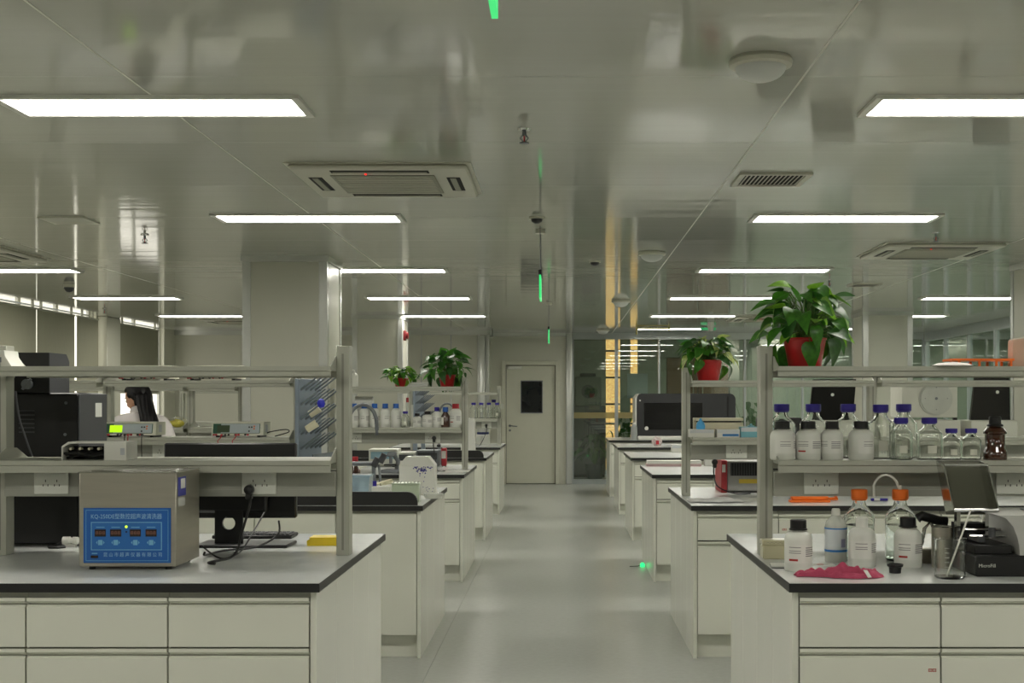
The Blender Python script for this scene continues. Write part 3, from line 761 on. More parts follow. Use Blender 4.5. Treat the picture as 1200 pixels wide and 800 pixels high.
# ---------------------------------------------------------------- bottles and other repeats
def glass_bottle(loc, r, h, label, group=None, cap=bluecap, liquid=None, mark=True):
    t = thing('reagent_bottle', label, 'bottle', loc, 0, group)
    rn = min(r*0.46, 0.022); w = 0.0025
    hb = h*0.60
    out = [(0, 0), (r*0.9, 0), (r, r*0.1), (r, hb)] + [(rn + (r-rn)*(0.5+0.5*math.cos(a)), hb + (h*0.82-hb)*(a/PI)) for a in [i*PI/7 for i in range(1, 8)]] + [(rn, h*0.93)]
    inn = [(rn-w, h*0.93), (rn-w, h*0.82)] + [(rn-w + (r-rn)*(0.5+0.5*math.cos(a)), hb + (h*0.82-hb)*(a/PI)) for a in [i*PI/7 for i in range(6, 0, -1)]] + [(r-w, hb), (r-w, r*0.12), (0, 0.005)]
    b = part('body', MB().lathe(out + inn, n=32), bglass, t)
    m = MB(); n = 30
    rc = rn*1.32
    m.lathe([(0, h*0.87), (rc, h*0.87), (rc, h*0.99), (rc*0.92, h), (0, h)], n=n)
    part('cap', m, cap, t)
    part('pouring_ring', MB().lathe([(rn, h*0.845), (rn*1.2, h*0.85), (rn*1.2, h*0.865), (rn, h*0.868)], n=20), cap, t)
    if mark:
        part('marking', MB().lathe([(r+0.0004, h*0.16), (r+0.0004, h*0.34)], n=8, a0=R(-112), a1=R(-72)), M('enamel_white', (214, 214, 200), 0.6), b)
    if liquid:
        part('contents', MB().lathe([(0, 0.006), (r-w-0.0004, r*0.15), (r-w-0.0004, h*liquid), (0, h*liquid)], n=32), water, t)
    return t
def plastic_bottle(loc, r, h, label, group=None, cap=black, sticker=True, rz=0.0, neck_only=False, red=True, cat='bottle', mat=None):
    t = thing('plastic_bottle', label, cat, loc, rz, group)
    rn = r*0.45; hb = h*0.60
    prof = [(0, 0), (r*0.92, 0), (r, r*0.12), (r, hb)] + [(rn + (r-rn)*math.cos(a), hb + (h*0.78-hb)*math.sin(a)) for a in [i*PI/12 for i in range(1, 7)]] + [(rn, h*0.86 if not neck_only else h*0.97), (rn*0.8, h*0.88 if not neck_only else h), (0, h*0.88 if not neck_only else h)]
    b = part('body', MB().lathe(prof, n=26), mat or hdpe, t)
    if cap and not neck_only:
        rc = rn*1.3
        m = MB().lathe([(0, h*0.80), (rc*1.12, h*0.80), (rc*1.12, h*0.825), (rc, h*0.83), (rc, h*0.985), (rc*0.9, h), (0, h)], n=28)
        part('cap', m, cap, t)
    if sticker:
        lb = part('label', MB().lathe([(r+0.0005, h*0.17), (r+0.0005, h*0.53)], n=18, a0=R(-175), a1=R(-5)), labelm, t)
        pr = MB()
        for z in (0.46, 0.42, 0.38, 0.34, 0.30):
            pr.lathe([(r+0.0009, h*z), (r+0.0009, h*(z+0.016))], n=8, a0=R(-80), a1=R(-30))
        for z in (0.47, 0.40, 0.36):
            pr.lathe([(r+0.0009, h*z), (r+0.0009, h*(z+0.012))], n=8, a0=R(-150), a1=R(-100))
        part('print', pr, inkm, lb)
        if red: part('red_mark', MB().lathe([(r+0.0009, h*0.21), (r+0.0009, h*0.25)], n=6, a0=R(-150), a1=R(-112)), redink, lb)
    return t

# --- shelf over the pink cloth bench
yf, yb = 4.655, 4.805
for i, (px, l) in enumerate(((917, 'white plastic bottle with black cap standing beside the rack post on the lower shelf'),
                             (947, 'white plastic bottle with black cap and red marked label, second from the rack post'),
                             (975, 'white plastic bottle with black cap, third from the rack post on the lower shelf'),
                             (1009, 'white plastic bottle with black cap, fourth from the rack post, next to the clear bottles'))):
    plastic_bottle((X(px, yf), yf, LS), 0.046 if i != 2 else 0.041, 0.142, l, 'black capped plastic bottles on the shelf', rz=R((40, 0, -25, 60)[i]), red=(i == 1))
yb = 4.80
for px, r, h, y, l in ((916, 0.051, 0.205, 4.80, 'tall clear glass bottle with blue cap behind the white bottle next to the rack post'),
                       (953, 0.051, 0.205, 4.80, 'tall clear glass bottle with blue cap behind the bottle with the red marked label'),
                       (994, 0.051, 0.205, 4.80, 'tall clear glass bottle with blue cap, third of the tall ones from the post'),
                       (1032, 0.050, 0.203, 4.745, 'tall clear glass bottle with blue cap, fourth of the tall ones, pale yellow label'),
                       (1059, 0.050, 0.205, 4.815, 'tall clear glass bottle with blue cap behind the medium bottle'),
                       (1056, 0.042, 0.155, 4.67, 'medium clear glass bottle with blue cap in front of a tall one'),
                       (1089, 0.047, 0.155, 4.67, 'medium wide clear glass bottle with broad blue cap'),
                       (1115, 0.036, 0.115, 4.66, 'small squat clear glass bottle with blue cap next to the medium wide one'),
                       (1138, 0.036, 0.115, 4.66, 'small squat clear glass bottle with blue cap next to the amber bottle')):
    glass_bottle((X(px, y), y, LS), r, h, l, 'blue capped glass bottles on the shelf', liquid=None)
t = thing('amber_bottle', 'brown amber glass bottle with black screw cap on the lower shelf', 'bottle', (X(1166, 4.66), 4.66, LS))
part('body', MB().lathe([(0, 0), (0.042, 0), (0.043, 0.006), (0.043, 0.03), (0.036, 0.042), (0.036, 0.092), (0.042, 0.096), (0.042, 0.103), (0.03, 0.118), (0.018, 0.122), (0.018, 0.135), (0, 0.135)], n=28), amber, t)
part('cap', MB().lathe([(0, 0.122), (0.028, 0.122), (0.03, 0.128), (0.022, 0.132), (0.022, 0.156), (0.018, 0.16), (0, 0.16)], n=24), black, t)
# upper shelf of that rack
t = thing('tube_tray', 'orange plastic tray rack on the upper shelf', 'tray', (X(1146, 4.7), 4.7, US))
w2 = 36*4.7/F
part('rail', MB().box(-w2, w2, -0.06, 0.06, 0.022, 0.03), orange, t)
for sx in (-0.75, -0.1, 0.45, 0.92):
    for sy in (-0.05, 0.05):
        part('leg', MB().box(sx*w2-0.004, sx*w2+0.004, sy-0.004, sy+0.004, 0, 0.022), orange, t)
solo('petri_lid', MB().lathe([(0, 0), (0.07, 0), (0.075, 0.003), (0.05, 0.012), (0, 0.016)], n=28), M('pinkish_white', (206, 200, 196), 0.4), 'shallow whitish round lid lying on the upper shelf before the orange tray', 'lid', (X(1116, 4.6), 4.6, US))
t = thing('clear_pouch', 'upright translucent pink plastic pouch standing at the end of the upper shelf', 'pouch', (X(1200, 4.7), 4.7, US))
pk = glass_mat('pink_film', (0.95, 0.82, 0.74), 0.04, 0.2, haze=0.5, hazecol=(226, 196, 180))
part('film', MB().prism([(-0.052, 0), (0.06, 0), (0.06, 0.115), (-0.05, 0.1)], 'y', -0.025, 0.025), pk, t, bev=0.008)
part('seal', MB().prism([(-0.05, 0.1), (0.06, 0.115), (0.06, 0.12), (-0.05, 0.105)], 'y', -0.012, 0.012), milky, t)

# --- worktop of the pink cloth bench
def on(px, py): d = D(py, WT); return (X(px, d), d, WT)
plastic_bottle(on(935.5, 668), 0.047, 0.172, 'white plastic bottle with black cap standing alone beside the pink cloth', 'plastic bottles on the worktop', rz=R(10))
t = thing('wash_bottle', 'clear bottle with two blue bands and white neck, uncapped, behind the pink cloth', 'bottle', on(979.5, 658))
part('body', MB().lathe([(0, 0), (0.037, 0), (0.039, 0.006), (0.039, 0.125), (0.034, 0.145), (0.018, 0.162), (0.014, 0.168), (0, 0.168)], n=26), milky, t)
part('neck', MB().lathe([(0, 0.166), (0.015, 0.166), (0.0155, 0.185), (0.013, 0.19), (0, 0.19)], n=18), wplast, t)
lb = part('label', MB().lathe([(0.0395, 0.038), (0.0395, 0.122)], n=24), M('wash_label', (206, 212, 216), 0.6), t)
part('band', MB().lathe([(0.04, 0.118), (0.04, 0.123)], n=24), blueink, lb); part('band', MB().lathe([(0.04, 0.038), (0.04, 0.046)], n=24), blueink, lb)
part('print', MB().lathe([(0.0401, 0.055), (0.0401, 0.085)], n=6, a0=R(-75), a1=R(-48)), M('lilac_ink', (150, 150, 180), 0.7), lb)
plastic_bottle(on(1010, 663), 0.047, 0.172, 'white plastic bottle without its cap behind the pink cloth', None, cap=None, neck_only=True, rz=R(20), red=False)
plastic_bottle(on(1064, 664), 0.047, 0.172, 'white plastic bottle with black cap beside the orange capped glass bottle', None, rz=R(5))
for px, l in ((1007, 'large clear glass bottle with orange cap behind the uncapped white bottle'), (1055, 'large clear glass bottle with orange cap behind the black capped white bottle')):
    d = 4.56
    glass_bottle((X(px, d), d, WT), 0.054, 0.255, l, 'orange capped glass bottles', cap=orange, liquid=0.5)
a, b = X(1018, 4.56), X(1055, 4.56)
zt = WT + 0.255
t = thing('silicone_tube', 'white silicone tube arching between the two orange capped bottles', 'tube', (b, 4.56, zt))
pts = [(-0.095, 0.0, -0.03)] + [(-0.052 - 0.046*math.cos(k*PI/10), 0, -0.005 + 0.055*math.sin(k*PI/10)) for k in range(1, 10)] + [(-0.004, 0, 0.0)]
part('hose', MB().tube([(p[0], p[1], p[2]+0.002) for p in pts], 0.0045, 8), wplast, t)
part('connector', MB().cyl((0, 0, 0.0), 0.006, 0.014, 10), wplast, t)
t = thing('loose_bottle_cap', 'black bottle cap lying upside down beside the pink cloth', 'cap', on(1049, 671))
part('cap_body', MB().lathe([(0, 0), (0.019, 0), (0.021, 0.02), (0.026, 0.022), (0.027, 0.03), (0.022, 0.03), (0.02, 0.012), (0, 0.012)], n=26), black, t)
part('liner', MB().cyl((0, 0, 0.012), 0.017, 0.002, 18), dgrey, t)
# pink cloth
rnd = random.Random(4)
pink = M('pink_cloth', (170, 64, 92), 0.85, var=0.12, scale=40, bump=0.3)
c0 = on(988, 678)
from mathutils import noise as _noise
def cloth(u, v):
    x = (u-0.5)*0.285; y = (v-0.5)*0.11
    env = min(1.0, 6*u, 6*(1-u), 4*v, 4*(1-v))
    env = math.sin(PI*min(1, max(0, u)))**0.35 * math.sin(PI*v)**0.5
    n0 = _noise.noise((u*3.1+3, v*2.2, 1.7)); n1 = _noise.noise((u*8+1, v*3.5, 4.2)); n2 = _noise.noise((u*17, v*7, 6.1))
    big = 0.016 + 0.024*math.exp(-((u-0.80)**2)/0.012) + 0.016*math.exp(-((u-0.50)**2)/0.008) + 0.008*math.exp(-((u-0.2)**2)/0.02)
    z = 0.002 + env*max(0.003, big*(1+0.5*n0) + 0.014*n1 + 0.007*n2 + 0.009*math.sin(30*u+14*v+9*n0)*(0.5+0.5*n1) + 0.006*math.sin(13*v-7*u+6*n1))
    w_ = 0.62 + 0.38*math.exp(-((u-0.8)**2)/0.03)
    return (x + 0.010*_noise.noise((u*5, v*5, 9)), y*w_ + 0.020*math.sin(6.5*u+1.0) + 0.012*_noise.noise((u*6, v*3, 5)), max(0.0015, z))
t = thing('pink_cloth', 'crumpled pink red rag lying at the front of the worktop', 'cloth', (c0[0], c0[1]+0.05, WT))
m = MB().grid(cloth, 90, 34)
part('rag', m, pink, t, angle=75)
part('care_label', MB().prism([(0.062, 0.03), (0.075, 0.03), (0.09, 0.006), (0.078, 0.005)], 'y', -0.062, -0.060), paper, t)
t = thing('tip_box', 'cream translucent tip box beside the rack post behind the notebook', 'box', on(908, 654))
bx = glass_mat('cream_film', (0.95, 0.93, 0.8), 0.04, 0.3, haze=0.75, hazecol=(212, 206, 172))
part('box_body', MB().box(-0.048, 0.046, -0.03, 0.04, 0, 0.05, bev=0.004), bx, t); part('lid', MB().box(-0.05, 0.048, -0.032, 0.042, 0.05, 0.07, bev=0.004), bx, t)
part('pen_mark', MB().tube([(-0.035+0.0055*i, -0.0325, 0.06+0.0022*math.sin(2.3*i)) for i in range(12)], 0.0005, 5), inkm, t)
t = thing('notebook', 'thin grey notebook lying at the bench corner beside the black capped bottle', 'notebook', on(916, 664), R(-6))
part('cover', MB().box(-0.038, 0.05, -0.04, 0.05, 0, 0.003), dgrey, t); part('pages', MB().box(-0.036, 0.048, -0.038, 0.048, 0.003, 0.008), paper, t)
t = thing('paper_sticker', 'small white paper with red print under the banded wash bottle', 'sticker', on(957, 661))
part('sheet', MB().box(-0.035, 0.06, -0.03, 0.02, 0, 0.0012), paper, t); part('print', MB().box(0.0, 0.022, -0.02, 0.0, 0.0012, 0.0016), redink, t)
# beaker and rod
t = thing('glass_beaker', 'clear glass beaker with spout in front of the black instrument', 'beaker', on(1113, 677))
part('body', MB().lathe([(0, 0), (0.044, 0), (0.049, 0.006), (0.049, 0.125), (0.053, 0.13), (0.0515, 0.1305), (0.0475, 0.126), (0.0475, 0.008), (0, 0.004)], n=32), bglass, t)
gm = MB()
for z in (0.04, 0.055, 0.07, 0.085, 0.1): gm.lathe([(0.0494, z), (0.0494, z+0.0015)], n=4, a0=R(-125), a1=R(-108))
part('graduation', gm, plate, t)
d = D(677, WT)
solo('glass_rod', MB().tube([(X(1106, d), d-0.03, WT+0.008), (X(1143, d), d+0.045, Z(598, d))], 0.0032, 8), wplast, 'thin pale stirring rod leaning in the glass beaker', 'rod')
# black and silver instrument
t = thing('microplate_instrument', 'black and silver bench instrument with raised chrome lid beside the beaker', 'instrument', (X(1180, 4.2), 4.2, WT))
ux = 4.16/F
silver = M('silver_shell', (190, 190, 186), 0.3, metal=0.3, var=0.02)
part('base', MB().box(-46*ux, 0.28, -0.08, 0.25, 0.0, 0.07, bev=0.006), black, t)
part('deck', MB().box(-44*ux, 0.0, -0.05, 0.22, 0.07, 0.10, bev=0.003).box(-44*ux, -0.03, 0.12, 0.2, 0.1, 0.155), black, t)
part('guide_rail', MB().tube([(-44*ux, 0.0, 0.125), (0.0, 0.0, 0.125)], 0.005).tube([(-44*ux, 0.06, 0.14), (0.0, 0.06, 0.14)], 0.005), chrome, t)
part('carriage', MB().box(-36*ux, -28*ux, -0.02, 0.1, 0.105, 0.125, bev=0.002).cyl((-0.06, -0.03, 0.125), 0.012, 0.03, 12), dgrey, t)
arc = [(0.0, 0.07), (0.0, 0.12), (-0.012, 0.16), (-0.02, 0.19), (-0.02, 0.205), (0.06, 0.2), (0.13, 0.185), (0.2, 0.15), (0.26, 0.09), (0.28, 0.07)]
part('silver_body', MB().prism([(-0.055, 0.2), (-0.03, 0.19), (-0.008, 0.165), (0.006, 0.13), (0.013, 0.1), (0.015, 0.07), (0.28, 0.07), (0.28, 0.19), (0.27, 0.2)], 'y', -0.079, 0.24), silver, t, bev=0.004)
part('control_pad', MB().box(0.1, 0.26, -0.03, 0.16, 0.2, 0.204, bev=0.002), mgrey, t)
lid = MB()
hx0, hx1 = -48*ux, -3*ux
# open lid: tilted tray of polished steel with side flanges
lid.prism([(0.12, 0.195), (0.125, 0.185), (0.235, 0.36), (0.228, 0.365)], 'x', hx0-0.03, hx1-0.01)
lidm = M('lid_steel', (120, 120, 110), 0.25, metal=0.35, var=0.03)
o = part('lid', lid, lidm, t)
part('lid_flange', MB().prism([(0.03, 0.21), (0.12, 0.195), (0.228, 0.365), (0.14, 0.352)], 'x', hx0-0.034, hx0-0.03), chrome, o)
part('lid_flange', MB().prism([(0.03, 0.21), (0.12, 0.195), (0.228, 0.365), (0.14, 0.352)], 'x', hx1-0.01, hx1-0.006), chrome, o)
part('lid_window', MB().prism([(0.04, 0.206), (0.044, 0.204), (0.143, 0.346), (0.139, 0.348)], 'x', hx0-0.024, hx1-0.016), glass_mat('smoked', (0.8, 0.8, 0.76), 0.08, 0.03), o)
part('lid_rim', MB().tube([(hx0-0.03, 0.032, 0.207), (hx1-0.008, 0.032, 0.207)], 0.006).tube([(hx0-0.03, 0.14, 0.355), (hx1-0.008, 0.14, 0.355)], 0.004), chrome, o)
part('hinge_arm', MB().box(hx0+0.0, hx0+0.012, 0.1, 0.13, 0.1, 0.2), chrome, t); part('hinge_arm', MB().box(hx1-0.03, hx1-0.018, 0.1, 0.13, 0.1, 0.2), chrome, t)
text('MicroFill', 0.016, plate, t, (-33*ux, -0.0805, 0.036), name='lettering')
t = thing('bench_clamp', 'black handled steel clamp behind the black and silver instrument', 'clamp', (X(1090, 4.5), 4.5, WT))
part('handle', MB().tube([(-0.045, 0, 0.155), (-0.03, 0, 0.165), (0.03, 0, 0.148), (0.06, 0, 0.145)], 0.017, 10), black, t)
part('steel_arm', MB().tube([(-0.03, 0, 0.06), (-0.02, 0, 0.12), (0.0, 0, 0.142), (0.02, 0, 0.11), (0.028, 0, 0.05)], 0.007, 8), chrome, t)
part('foot', MB().box(-0.04, 0.05, -0.035, 0.035, 0, 0.05, bev=0.004), steel, t)
t = thing('steel_can', 'brushed steel measuring cup beside the raised chrome lid', 'cup', (X(1104, 4.36), 4.36, WT))
part('body', MB().lathe([(0, 0), (0.035, 0), (0.036, 0.14), (0.034, 0.14), (0.033, 0.006), (0, 0.006)], n=26), steel, t); part('rim', MB().lathe([(0.034, 0.138), (0.038, 0.14), (0.034, 0.143)], n=26), chrome, t)

# --- red sided instrument bench
t = thing('grille_instrument', 'grey bench instrument with red side and black finned grille, plug cable in front', 'instrument', (X(866, 7.95), 7.95, WT))
s = 7.95/F
part('body', MB().box(-14*s, 40*s, 0, 0.3, 0.01, 37*s, bev=0.005), M('instr_grey', (150, 150, 146), 0.4), t)
part('red_panel', MB().box(-21*s, -14*s, -0.01, 0.3, 0.0, 38*s, bev=0.004), M('instr_red', (164, 44, 50), 0.45), t)
part('grille', MB().box(-10*s, 38*s, -0.006, 0, 20*s, 35*s), black, t)
fm = MB().box(-0.002, 0.002, -0.014, -0.006, 20.5*s, 34.5*s).mesh('fin', dgrey)
for k in range(16): link('fin', fm, t, (-9*s + k*3*s, 0, 0))
part('warning_label', MB().box(0, 22*s, -0.003, 0, 11*s, 16*s), M('warn_yellow', (196, 170, 60), 0.6), t)
part('panel_label', MB().box(-20*s, -16*s, -0.0115, -0.01, 24*s, 33*s), labelm, t)
part('foot', MB().box(-12*s, 36*s, 0.02, 0.28, 0, 0.01), black, t)
def plug_cable(name, pts, label, px0, r=0.004, plugmat=black, plug=True):
    t = thing(name, label, 'cable', pts[0])
    p0 = Vector(pts[0])
    loc = [tuple(Vector(p)-p0) for p in pts]
    # smooth the run
    sm = []
    for i in range(len(loc)-1):
        a = Vector(loc[max(i-1, 0)]); b = Vector(loc[i]); c = Vector(loc[i+1]); d_ = Vector(loc[min(i+2, len(loc)-1)])
        for k in range(5):
            u = k/5
            sm.append(0.5*((2*b)+(-a+c)*u+(2*a-5*b+4*c-d_)*u*u+(-a+3*b-3*c+d_)*u**3))
    sm.append(Vector(loc[-1]))
    part('cord', MB().tube(sm, r, 7), plugmat, t)
    if plug: part('plug', MB().lathe([(0, 0.0), (0.014, 0.0), (0.019, -0.014), (0.017, -0.032), (0.006, -0.04), (0, -0.04)], n=14, axis='y').box(-0.012, 0.012, -0.03, -0.006, -0.035, 0.0, bev=0.004), plugmat, t)
    return t
plug_cable('plugged_cable', [(X(837, 7.66), 7.655, Z(541, 7.66)), (X(836, 7.62), 7.60, Z(556, 7.6)), (X(843, 7.7), 7.75, 0.9), (X(862, 7.8), 7.8, WT+0.006), (X(880, 7.8), 7.82, WT+0.006)],
           'black power cord with plug hanging before the red sided instrument', 0)
t = thing('paper_bag', 'grey and white paper wrapper lying beside the rack post before the red sided instrument', 'paper', (X(838, 7.25), 7.25, WT))
rnd = random.Random(9)
part('sheet', MB().grid(lambda u, v: ((u-0.5)*0.31, (v-0.5)*0.22 + 0.02*math.sin(9*u), 0.002+0.025*abs(math.sin(5*u+2*v))*math.sin(PI*u)*math.sin(PI*v)+0.004), 16, 10), M('wrapper', (196, 196, 194), 0.6, var=0.15, scale=18), t, angle=20)
part('printed_area', MB().box(-0.1, 0.03, -0.118, -0.05, 0.001, 0.003), mgrey, t)
zs = LS
t = thing('carton', 'wide cream carton with dark slot on the lower shelf beneath the plant', 'carton', (X(841, 7.78), 7.78, LS)); s = 7.75/F
part('carton_body', MB().box(-28*s, 28*s, -0.08, 0.06, 0, 17*s, bev=0.003), cream, t); part('slot', MB().box(-27*s, 26*s, -0.082, -0.08, 17*s, 18.5*s), hole, t); part('lid', MB().box(-28*s, 28*s, -0.085, 0.06, 18.5*s, 22*s, bev=0.002), cream, t); part('carton_back', MB().box(-28*s, 28*s, -0.02, 0.06, 17*s, 18.5*s), cream, t)
def carton(px0, px1, py0, d, z, label, mat=paper, stripe=None, writing=None):
    s = d/F; w = (px1-px0)*s/2; h = (VY-py0)*s + CAM_Z - z
    t = thing('small_carton', label, 'carton', (X((px0+px1)/2, d), d, z))
    part('carton_body', MB().box(-w, w, 0, 0.09, 0, h, bev=0.002), mat, t)
    part('flap', MB().box(-w+0.003, w-0.003, -0.001, 0.0, h*0.55, h*0.95), M('carton_side', (200, 204, 206), 0.6), t)
    if stripe: part('stripe', MB().box(-w*0.5, w*0.9, -0.0015, 0, h*0.15, h*0.45), stripe, t)
    return t
carton(808, 837, 503, 7.58, LS, 'low white carton beside the rack post on the shelf beneath the plant', wplast)
carton(840, 867, 503, 7.58, LS, 'low white carton with blue stripe on the shelf beneath the plant', wplast, M('stripe_blue', (70, 130, 190), 0.5))
carton(868, 890, 500, 7.58, LS, 'small teal blue carton on the shelf beneath the plant', M('teal', (116, 176, 188), 0.5))
t = thing('blue_dropper', 'translucent blue dropper bottle standing on the low white carton', 'bottle', (X(821, 7.62), 7.62, Z(503, 7.58)))
part('body', MB().lathe([(0, 0), (0.026, 0), (0.028, 0.02), (0.022, 0.04), (0.014, 0.05), (0, 0.05)], n=18), M('blue_soft', (70, 160, 215), 0.4), t); part('tip', MB().lathe([(0, 0.05), (0.01, 0.05), (0.006, 0.066), (0, 0.067)], n=12), M('blue_soft', (70, 160, 215), 0.4), t)
solo('teal_knob_lid', MB().lathe([(0, 0), (0.02, 0), (0.022, 0.006), (0.008, 0.01), (0.008, 0.018), (0, 0.02)], n=16), M('teal', (116, 176, 188), 0.5), 'small teal lid with knob on the teal carton', 'lid', (X(880, 7.62), 7.62, Z(500, 7.58)))
d = 7.2
t = thing('orange_tube_rack', 'orange plastic tube rack lying on the worktop seen under the socket duct', 'tube rack', (X(948, d), d, WT)); s = d/F
part('frame', MB().box(-23*s, 24*s, -0.03, 0.03, 0, 0.014, bev=0.003).box(-21*s, 22*s, -0.026, 0.026, 0.014, 0.036, bev=0.005), orange, t)
rm = MB().cyl((0, 0, 0.03), 0.011, 0.012, 12).mesh('tube_hole', orange)
for k in range(9): link('tube_hole', rm, t, (-19*s + k*4.8*s, 0, 0))
solo('orange_clip', MB().box(-0.03, 0.03, -0.012, 0.012, 0, 0.016, bev=0.004).box(0.01, 0.03, -0.008, 0.008, 0.016, 0.024, bev=0.003), orange, 'small orange clip lying behind the orange tube rack', 'clip', (X(976, 7.35), 7.35, WT), (0, 0, 0.3))
t = thing('marker_pen', 'blue and white marker pen lying on the worktop behind the orange capped bottles', 'pen', (X(1031, 7.3), 7.3, WT+0.007))
part('barrel', MB().cyl((-0.035, 0, 0), 0.007, 0.07, 12, 'x'), wplast, t); part('pen_cap', MB().cyl((0.0, 0, 0), 0.0075, 0.045, 12, 'x'), bluecap, t); part('end_plug', MB().cyl((-0.05, 0, 0), 0.0072, 0.016, 12, 'x'), bluecap, t)

# --- instruments behind: the pink book stack bench
s = 10.6/F
wi = M('instr_white', (198, 198, 186), 0.4, var=0.01)
def analyser(px0, px1, top, y, label, screen, rim):
    t = thing('bench_analyser', label, 'instrument', (X((px0+px1)/2, y), y, WT)); s = y/F
    w = (px1-px0)*s/2 + 0.03; h = 0.42
    part('housing', MB().box(-w, w, -0.02, 0.4, 0.0, h, bev=0.02, seg=2), wi, t)
    part('drawer_front', MB().box(-w*0.7, w*0.7, -0.026, -0.02, 0.08, 0.26, bev=0.002), M('carton_side', (200, 204, 206), 0.6), t)
    z1 = Z(top, y) - WT
    w = (px1-px0)*s/2
    part('screen_arm', MB().box(-0.04, 0.04, 0.12, 0.17, h, z1-0.04), dgrey, t)
    o = part('screen', MB().prism([(-w, h), (w*0.86, h), (w, z1), (-w*0.8, z1)] if rim > 0 else [(-w, h), (w, h), (w*0.95, z1), (-w*0.75, z1)], 'y', 0.08, 0.12), blackg, t, bev=0.004)
    part('round_logo', MB().cyl((0.0 if rim > 0 else w*0.35, 0.076, h+(z1-h)*0.62), 0.014, 0.004, 16, 'y'), plate, o)
    return t
analyser(950, 1006, 444, 10.5, 'white bench analyser with black tilted screen above the tall blue capped bottles', 0, 1)
analyser(1141, 1188, 439, 10.5, 'white bench analyser with black tilted screen above the amber bottle', 0, -1)
t = thing('round_disc_instrument', 'white instrument box with a large round disc on its front between the two black screens', 'instrument', (X(1090, 10.55), 10.55, WT)); s = 10.55/F
part('pedestal', MB().box(-36*s, 36*s, 0.0, 0.4, 0, 0.42, bev=0.01), wi, t)
part('housing', MB().box(-32*s, 33*s, 0.02, 0.4, 0.44, 0.74, bev=0.006), wi, t)
part('foot', MB().box(-30*s, -26*s, 0.03, 0.06, 0.42, 0.44).box(29*s, 33*s, 0.03, 0.06, 0.42, 0.44), black, t)
o = part('disc', MB().lathe([(0, 0), (18*s, 0), (18*s, 0.01), (19.5*s, 0.01), (19.5*s, 0.03), (0, 0.03)], (7*s, -0.006, 0.6), n=36, axis='y'), M('disc_grey', (184, 186, 176), 0.4), t)
part('hub', MB().cyl((7*s, -0.012, 0.6), 0.012, 0.008, 12, 'y'), mgrey, o)
for k in range(4): part('screw', MB().cyl((7*s+13*s*math.cos(k*PI/2), -0.01, 0.6+13*s*math.sin(k*PI/2)), 0.004, 0.005, 8, 'y'), mgrey, o)
t = thing('black_reader', 'low black bench reader beside the analyser next to the rack post', 'instrument', (X(916, 10.5), 10.5, WT)); s = 10.5/F
part('housing', MB().box(-23*s, 24*s, 0, 0.35, 0.0, 0.44, bev=0.01), black, t); part('front_door', MB().box(-18*s, 18*s, -0.006, 0, 0.1, 0.36, bev=0.002), dgrey, t)
d = 11.2
t = thing('book_stack', 'long low stack of pink and white books on the worktop edge', 'books', (X(790, d), d, WT)); s = d/F
part('book', MB().box(-32*s, 32*s, 0, 0.16, 0, 0.022), M('pinkish', (196, 168, 168), 0.6), t); part('book', MB().box(-31*s, 32*s, 0.003, 0.16, 0.022, 0.05), paper, t)
carton(787, 800, 521, 14.3, WT, 'small white box alone on a bare worktop', wplast)
d = 11.25
carton(826, 846, 526, d, WT, 'white paper box behind the red sided instrument', paper)
t = thing('crumpled_tissue', 'crumpled white and red printed tissue on a bare worktop', 'tissue', (X(770, 16.5), 16.5, WT))
rnd = random.Random(2)
m = MB(); bmesh.ops.create_icosphere(m.bm, subdivisions=3, radius=0.06)
for v in m.bm.verts:
    f = 1 + 0.28*math.sin(v.co.x*90+v.co.z*50)*math.sin(v.co.y*80+1)
    v.co *= f; v.co.z = max(0, v.co.z*1.1+0.05)
part('tissue', m, M('tissue_print', (206, 190, 188), 0.8, var=0.25, scale=30), t, angle=20); part('printed_strip', MB().box(-0.02, 0.02, -0.068, -0.066, 0.02, 0.07), redcap, t)
# big black instrument
y = 19.05; s = y/F
t = thing('large_black_instrument', 'big black instrument with rounded corners and dark window on the farthest bench', 'instrument', (X(804, y), y, WT))
w = 58*s; h = Z(461, y)-WT
part('housing', MB().prism([(-w, 0.03)] + [(-w+0.07-0.07*math.cos(a), h-0.07+0.07*math.sin(a)) for a in [i*PI/12 for i in range(0, 7)]] + [(w-0.09+0.09*math.cos(a), h-0.09+0.09*math.sin(a)) for a in [i*PI/12 for i in range(6, -1, -1)]] + [(w, 0.03)], 'y', 0, 0.7), M('instr_black', (40, 41, 43), 0.35), t)
part('window', MB().box(-w*0.85, w*0.33, -0.012, 0, h*0.22, h*0.8, bev=0.004), blackg, t)
part('white_side', MB().prism([(-w-0.02, 0.05), (-w, 0.05), (-w, h-0.08), (-w+0.08, h), (-w+0.03, h), (-w-0.02, h-0.06)], 'y', 0.0, 0.7), wplast, t)
part('handle_strip', MB().box(w*0.82, w*0.86, -0.006, 0, h*0.5, h*0.93), black, t)
part('indicator', MB().cyl((-w*0.93, -0.006, h*0.85), 0.012, 0.006, 10, 'y'), wplast, t)
part('sticker', MB().cyl((-w*0.8, -0.018, h*0.25), 0.03, 0.006, 10, 'y'), wplast, t)
part('tray', MB().box(-w*0.98, w*0.2, -0.1, 0.02, 0.0, 0.06, bev=0.015), wplast, t); part('base', MB().box(-w*0.95, w*0.95, 0.03, 0.68, 0, 0.03), black, t)
t = thing('grey_spray_bottle', 'grey white bottle standing beside the big black instrument', 'bottle', (X(743, 19.0), 19.0, WT))
part('body', MB().lathe([(0, 0), (0.05, 0), (0.05, 0.1), (0.045, 0.2), (0.02, 0.24), (0, 0.24)], n=20), M('bottle_grey', (150, 154, 152), 0.4), t); part('cap', MB().cyl((0, 0, 0.24), 0.018, 0.03, 12), wplast, t)

